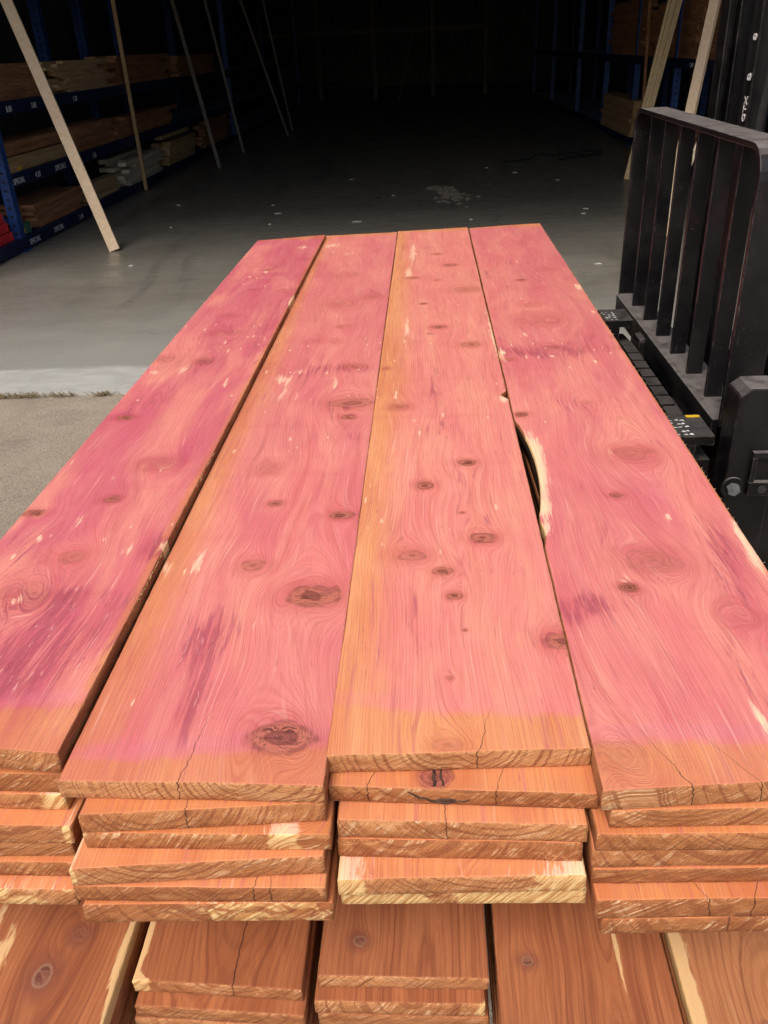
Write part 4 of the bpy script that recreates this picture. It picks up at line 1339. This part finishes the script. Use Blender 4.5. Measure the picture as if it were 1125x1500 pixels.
# oddments on the racks
o = MB().box(-3.94, -3.79, 8.12, 8.24, .121, .22).build('green_box', M_GREEN, loc=(-3.87, 8.2, .12), bevel=.006)
tag(o, 'small green box on the bottom left shelf beside the blue post', 'box')
MB().box(-3.93, -3.80, 8.117, 8.119, .135, .175).build('yellow_band', M_YELLOW, o).location = (3.87, -8.2, -.12)
o = MB().box(-3.95, -3.78, 8.10, 8.32, .661, .72).build('cardboard_box', M_TAN, loc=(-3.87, 8.2, .66), bevel=.004)
tag(o, 'flat box with a yellow mark on the middle left shelf beside the blue post', 'box')
MB().box(-3.779, -3.777, 8.20, 8.30, .675, .70).build('yellow_label', M_YELLOW, o).location = (3.87, -8.2, -.66)


# ------------------------------------------------------------------ leaning timbers
def lean(p0, p1, ztop, w, h, side, mat, label, group='timbers leaning against the racks', name='leaning_timber'):
    p0, p1 = np.array(p0, float), np.array(p1, float)
    d = (p1 - p0) / (p1[2] - p0[2])
    a = p0 + d * (0.0 - p0[2] + 0.006)
    b = p0 + d * (ztop - p0[2])
    o = MB().beam(a, b, w, h, side).build(name, mat, None, tuple(a), bevel=.002)
    tag(o, label, 'timber', group)
    return o


lean((-2.862, 7.80, .02), PYY(9, 0, 8.25), 2.85, .095, .045, (1, .15, 0), M_PINE, 'pale pine plank leaning against the left rack, nearest and brightest')
lean(PXX(212, 264, -3.70), PXX(165, 0, -3.74), 2.9, .045, .03, (1, 0, 0), M_TAN, 'thin tan batten standing against the left rack beside a blue post')
lean(P(322, 246, .01), PYY(252, 0, 14.6), 3.2, .055, .03, (1, 0, 0), M_GREYW, 'grey leaning plank, second from the left along the left rack')
lean(P(357, 223, .01), PYY(300, 0, 16.3), 3.2, .045, .03, (1, 0, 0), M_GREYW, 'narrow grey leaning plank, third from the left along the left rack')
lean(P(422, 198, .01), PYY(352, 0, 18.6), 3.2, .045, .03, (1, 0, 0), M_GREYW, 'very dim grey leaning plank deep inside the left of the hall')
lean(P(428, 190, .01), PYY(385, 0, 19.9), 3.2, .045, .03, (1, 0, 0), M_GREYW, 'faintest leaning plank, deepest inside the left of the hall')
# five strips on the right
f0 = P(922, 262, .01)
f1 = PYY(990, 0, 11.7)
for i in range(5):
    off = np.array([.034 * (i - 2.2), -.03 * (i % 2), 0])
    lean(f0 + off * .7, f1 + off, 2.75 + .03 * (i % 3), .028, .03, (1, .2, 0), M_STRIP, ['leftmost', 'second', 'middle', 'fourth', 'rightmost'][i] + ' yellowish pine strip of the sheaf leaning on the right rack',
         'sheaf of pine strips leaning on the right rack', 'pine_strip')
lean(PYY(1008, 180, 8.0), PYY(1048, 0, 8.5), 2.9, .085, .045, (1, -.9, 0), M_PINE, 'grey faced timber with a tan edge leaning on the right behind the backrest')
lean(PYY(1001, 262, 7.2), PYY(1049, 150, 7.9), 1.15, .04, .03, (1, 0, 0), M_WHITE, 'short pale stick leaning close behind the forklift mast')
lean(PYY(937, 230, 13.2), PYY(952, 0, 14.0), 3.0, .04, .03, (1, 0, 0), M_BROWN, 'thin brown stick leaning just left of the pine strip sheaf')
lean(PYY(590, 120, 29.5), PYY(602, 62, 30.3), 2.2, .07, .07, (1, 0, 0), M_GREYW, 'thin pole leaning on the faint rack at the far end')

# ------------------------------------------------------------------ forklift
fk = empty('forklift', (1.4, 2.3, 0), 'black forklift with a barred load backrest reaching under the bundles from the right', 'forklift')


def fpart(mb, name, mat=M_STEEL, parent=None, bevel=.003, smooth=False):
    o = mb.build(name, mat, parent or fk, bevel=bevel, smooth=smooth)
    if parent is None:
        o.location = -fk.location
    return o


XB = .65
BY0, BY1, BZ0, BZ1 = 1.775, 2.895, .765, 1.352
# bent flat-bar frame (outline ring in the y-z plane, 12 mm thick, 75 mm deep)
def rring(y0, y1, z0, z1, r, n=6):
    pts = [(y0, z0), (y1, z0)]
    for k in range(n + 1):
        a = math.pi / 2 * k / n
        pts.append((y1 - r + r * math.cos(a), z1 - r + r * math.sin(a)))
    for k in range(n + 1):
        a = math.pi / 2 + math.pi / 2 * k / n
        pts.append((y0 + r + r * math.cos(a), z1 - r + r * math.sin(a)))
    return pts


po = rring(BY0, BY1, BZ0, BZ1, .065)
pi_ = rring(BY0 + .013, BY1 - .013, BZ0 + .013, BZ1 - .013, .052)
mb = MB()
n_ = len(po)
DX = .078
V_ = [(XB, a, b) for a, b in po] + [(XB, a, b) for a, b in pi_] + [(XB + DX, a, b) for a, b in po] + [(XB + DX, a, b) for a, b in pi_]
F_ = []
for i in range(n_):
    j = (i + 1) % n_
    F_ += [(i, j, n_ + j, n_ + i), (2 * n_ + i, 3 * n_ + i, 3 * n_ + j, 2 * n_ + j), (i, 2 * n_ + i, 2 * n_ + j, j), (n_ + i, n_ + j, 3 * n_ + j, 3 * n_ + i)]
mb.raw(V_, F_)
br = fpart(mb, 'load_backrest', bevel=.002)
ns = 6
for i in range(ns):
    y = BY0 + (BY1 - BY0) * (i + 1) / (ns + 1)
    s_ = fpart(MB().box(XB + .012, XB + .051, y - .006, y + .006, BZ0 + .012, BZ1 - .012), 'backrest_bar', parent=br, bevel=.0015)
# carriage: lower frame bar, back plate, fork bars
fpart(MB().box(XB - .010, XB + .004, BY0 + .02, BY1 - .02, BZ0 - .055, BZ0 + .012), 'lower_rail', parent=br, bevel=.002)
fpart(MB().box(XB + .045, XB + .075, BY0 + .05, BY1 - .05, .50, BZ0 - .002), 'carriage_plate')
fpart(MB().box(XB - .0, XB + .10, 2.18, 2.24, .52, BZ0 - .004), 'carriage_rib')
fpart(MB().box(XB - .03, XB + .04, 2.02, 2.14, .56, .70), 'carriage_block', M_OILY, bevel=.012)
fpart(MB().box(XB - .03, XB + .04, 2.44, 2.52, .60, .76), 'carriage_block', M_OILY, bevel=.012)
XF = .575
pts = []
nb = 9
y_ = 1.83
poly = [(1.83, .64)]
poly = [(1.60, .56), (2.72, .56)]
top_pts = []
yy = 2.46
while yy > 1.86:
    top_pts += [(yy, .735), (yy - .055, .735), (yy - .058, .722), (yy - .068, .722)]
    yy -= .068
poly = [(1.70, .60), (2.62, .60), (2.62, .722)] + top_pts + [(1.70, .722)]
fpart(MB().prism(poly, 0, XF + .005, XF + .040), 'fork_bar', M_OILY, bevel=.001)
fpart(MB().box(XF + .005, XF + .040, 1.76, 2.60, .36, .44), 'lower_fork_bar', M_OILY)
for yc, zt_ in ((1.745, .785), (2.56, .80)):
    f_ = MB()
    f_.box(XF - .045, XF, yc - .062, yc + .062, .640, zt_ - .02)
    f_.box(XF - .045, XF + .038, yc - .062, yc + .062, zt_ - .02, zt_)
    f_.prism([(-.42, .674), (XF - .045, .642), (XF - .045, .682), (-.42, .682)], 1, yc - .055, yc + .055)
    fo_ = fpart(f_, 'fork', M_OILY, bevel=0)
    rs = random.Random(int(yc * 100))
    pm = MB()
    for k in range(5):
        for q in range(3):
            xa = XF - .040 + q * .013 + rs.uniform(-.002, .002)
            ya = yc - .050 + k * .019 + rs.uniform(-.003, .003)
            l_, w_ = rs.uniform(.006, .012), rs.uniform(.003, .008)
            pm.raw([(xa, ya, zt_ + .0006), (xa + l_, ya + rs.uniform(-.003, .003), zt_ + .0006), (xa + l_ * .8, ya + w_, zt_ + .0006), (xa + l_ * .2, ya + w_ * rs.uniform(.4, 1), zt_ + .0006)], [(0, 1, 2, 3)])
    pm.build('worn_paint_lettering', M_LETTER, fo_)
    if yc < 2:
        MB().box(XF + .004, XF + .034, yc + .044, yc + .052, zt_ + .0005, zt_ + .003).build('yellow_mark', M_YELLOW, fo_)
# near side bracket plate with clipped corners
yb = 1.60
poly = [(.618, .30), (.715, .30), (.715, .885), (.695, .925), (.640, .925), (.618, .908)]
sp_ = fpart(MB().prism(poly, 1, yb, yb + .075), 'side_bracket', bevel=.004)
poly = [(.717, .25), (1.00, .25), (1.00, .69), (.90, .74), (.80, .775), (.717, .80)]
fpart(MB().prism(poly, 1, yb + .03, yb + .10), 'side_plate', bevel=.003)
bp = P(1, 1, 0)
bx, bz = .628, .706
fpart(MB().tube((bx + .005, yb, bz), (bx + .005, yb - .006, bz), .024, 28), 'bolt_washer', M_STEEL, bevel=.0015)
fpart(MB().tube((bx + .005, yb - .006, bz), (bx + .005, yb - .018, bz), .014, 6), 'bolt_head', M_CHROME, bevel=.001)
# lug with a square hole
lug = MB()
lx, lz = .690, .742
lug.box(lx - .028, lx + .028, yb - .014, yb - .001, lz - .052, lz - .020)
lug.box(lx - .028, lx - .018, yb - .014, yb - .001, lz - .020, lz + .035)
lug.box(lx + .018, lx + .028, yb - .014, yb - .001, lz - .020, lz + .035)
lug.box(lx - .028, lx + .028, yb - .014, yb - .001, lz + .035, lz + .048)
fpart(lug, 'mounting_lug', bevel=.001)
fpart(MB().tube((lx, yb - .014, lz - .036), (lx, yb - .0165, lz - .036), .009, 16), 'lug_hole', M_RUBBER, bevel=0)

# mast: two nested channel rails each side, cross members, cylinder, chains, hoses
XM = .84
for yc, s in ((2.70, 1), (1.92, -1)):
    m = MB()
    m.box(XM, XM + .014, yc - .075 * (s > 0) - .0, yc + .06, .10, 2.45)
    m.box(XM + .014, XM + .10, yc + .045, yc + .06, .10, 2.45)
    m.box(XM + .10, XM + .115, yc - .075, yc + .06, .10, 2.45)
    fpart(m, 'outer_mast_rail', bevel=.003)
    m = MB()
    m.box(XM - .035, XM - .022, yc - .09, yc - .02, .30, 2.60)
    m.box(XM - .022, XM + .06, yc - .034, yc - .020, .30, 2.60) if False else None
    m.box(XM - .022, XM - .002, yc - .05, yc - .036, .30, 2.60)
    fpart(m, 'inner_mast_rail', bevel=.003)
    m = MB()
    m.box(XM + .02, XM + .06, yc - .125, yc - .10, .30, 2.50)
    fpart(m, 'mast_guide', bevel=.003)
fpart(MB().box(XM + .03, XM + .10, 1.98, 2.57, 1.95, 2.05), 'mast_cross_member')
fpart(MB().box(XM + .03, XM + .10, 1.98, 2.57, .62, .74), 'mast_cross_member')
fpart(MB().tube((XM + .03, 2.50, .2), (XM + .03, 2.50, 2.2), .036, 24), 'lift_cylinder', bevel=0, smooth=False)
fpart(MB().tube((XM + .05, 2.10, .2), (XM + .05, 2.10, 2.2), .036, 24), 'lift_cylinder', bevel=0)
fpart(MB().path([(XM - .02, 2.28 + .02 * math.sin(i * .5), 1.12 + .05 * i) for i in range(26)], .009, 8), 'hydraulic_hose', M_RUBBER, bevel=0)
dp = MB().box(XM - .014, XM - .009, 2.415, 2.455, 1.05, 1.95)
dpo = fpart(dp, 'data_strip', bevel=.001)
# lettering runs up the strip (reads bottom to top), facing -x
for (zt_, body) in ((1.335, 'GTX'), (1.43, 'B'), (1.52, '8')):
    m = Matrix(((0, 0, -1, XM - .0150), (0, 1, 0, 2.412), (1, 0, 0, zt_), (0, 0, 0, 1)))
    m = Matrix(((0, 0, -1, XM - .0150), (0, -1, 0, 0), (0, 0, 0, 0), (0, 0, 0, 1)))
    m = Matrix(((0, 0, -1, XM - .0150), (0, 1, 0, 2.425), (1, 0, 0, zt_), (0, 0, 0, 1)))
    text_mesh('mast_lettering', body, .030 if len(body) > 1 else .036, M_LETTER, dpo, m)
# truck body behind the mast (outside the picture to the right)
bd = MB()
prof = [(1.05, .22), (2.75, .22), (2.85, .55), (2.80, 1.05), (2.55, 1.12), (1.75, 1.08), (1.55, .72), (1.05, .72)]
bd.prism(prof, 1, 1.80, 2.82)
fpart(bd, 'chassis', M_STEEL, bevel=.03)
for yc in (1.66, 2.86):
    w_ = fpart(MB().tube((1.25, yc - .0, .30), (1.25, yc + .15 * (1 if yc > 2 else 1) - .0 if yc > 2 else yc + .12, .30), .30, 36), 'front_wheel', M_RUBBER, bevel=.03)
for yc in (1.84, 2.64):
    fpart(MB().tube((2.50, yc, .24), (2.50, yc + .14, .24), .24, 32), 'rear_wheel', M_RUBBER, bevel=.02)
for (x, y) in ((1.15, 1.84), (1.15, 2.78), (2.5, 1.84), (2.5, 2.78)):
    fpart(MB().beam((x, y, .7 if x < 2 else 1.05), (x + (.25 if x < 2 else -.05), y, 2.15), .05, .05), 'guard_post')
fpart(MB().box(1.35, 2.5, 1.80, 2.82, 2.15, 2.20), 'overhead_guard')
fpart(MB().box(1.75, 2.2, 2.08, 2.54, 1.13, 1.23), 'seat', M_RUBBER, bevel=.03)
fpart(MB().box(2.12, 2.24, 2.08, 2.54, 1.23, 1.68), 'seat_back', M_RUBBER, bevel=.03)

# ------------------------------------------------------------------ light
w = bpy.data.worlds.new('World')
scene.world = w
w.use_nodes = True
nt = w.node_tree
nt.nodes.clear()
bg = nt.nodes.new('ShaderNodeBackground')
ow = nt.nodes.new('ShaderNodeOutputWorld')
sk = nt.nodes.new('ShaderNodeTexSky')
sk.sky_type = 'NISHITA'
sk.sun_disc = False
SUN_EL, SUN_AZ = math.radians(52), math.radians(200)   # azimuth clockwise from +Y: behind the camera, a little left
sk.sun_elevation = SUN_EL
sk.sun_rotation = SUN_AZ
sk.air_density = 1.0
sk.dust_density = 4.0
sk.ozone_density = 1.0
nt.links.new(sk.outputs[0], bg.inputs[0])
bg.inputs[1].default_value = 0.12
nt.links.new(bg.outputs[0], ow.inputs[0])
sd = bpy.data.lights.new('sun', 'SUN')
sd.energy = 1.4
sd.angle = math.radians(25)
sd.color = (1.0, 0.93, 0.82)
so = bpy.data.objects.new('sun', sd)
COL.objects.link(so)
d = Vector((math.sin(SUN_AZ) * math.cos(SUN_EL), math.cos(SUN_AZ) * math.cos(SUN_EL), math.sin(SUN_EL)))
so.rotation_euler = d.to_track_quat('Z', 'Y').to_euler()
so.location = d * 20

scene.view_settings.view_transform = 'Standard'
scene.view_settings.look = 'None'
scene.view_settings.gamma = 1.0
scene.view_settings.exposure = 0.72
scene.render.engine = 'CYCLES'
scene.cycles.use_denoising = True
scene.cycles.max_bounces = 8
scene.cycles.diffuse_bounces = 4
scene.cycles.sample_clamp_indirect = 6
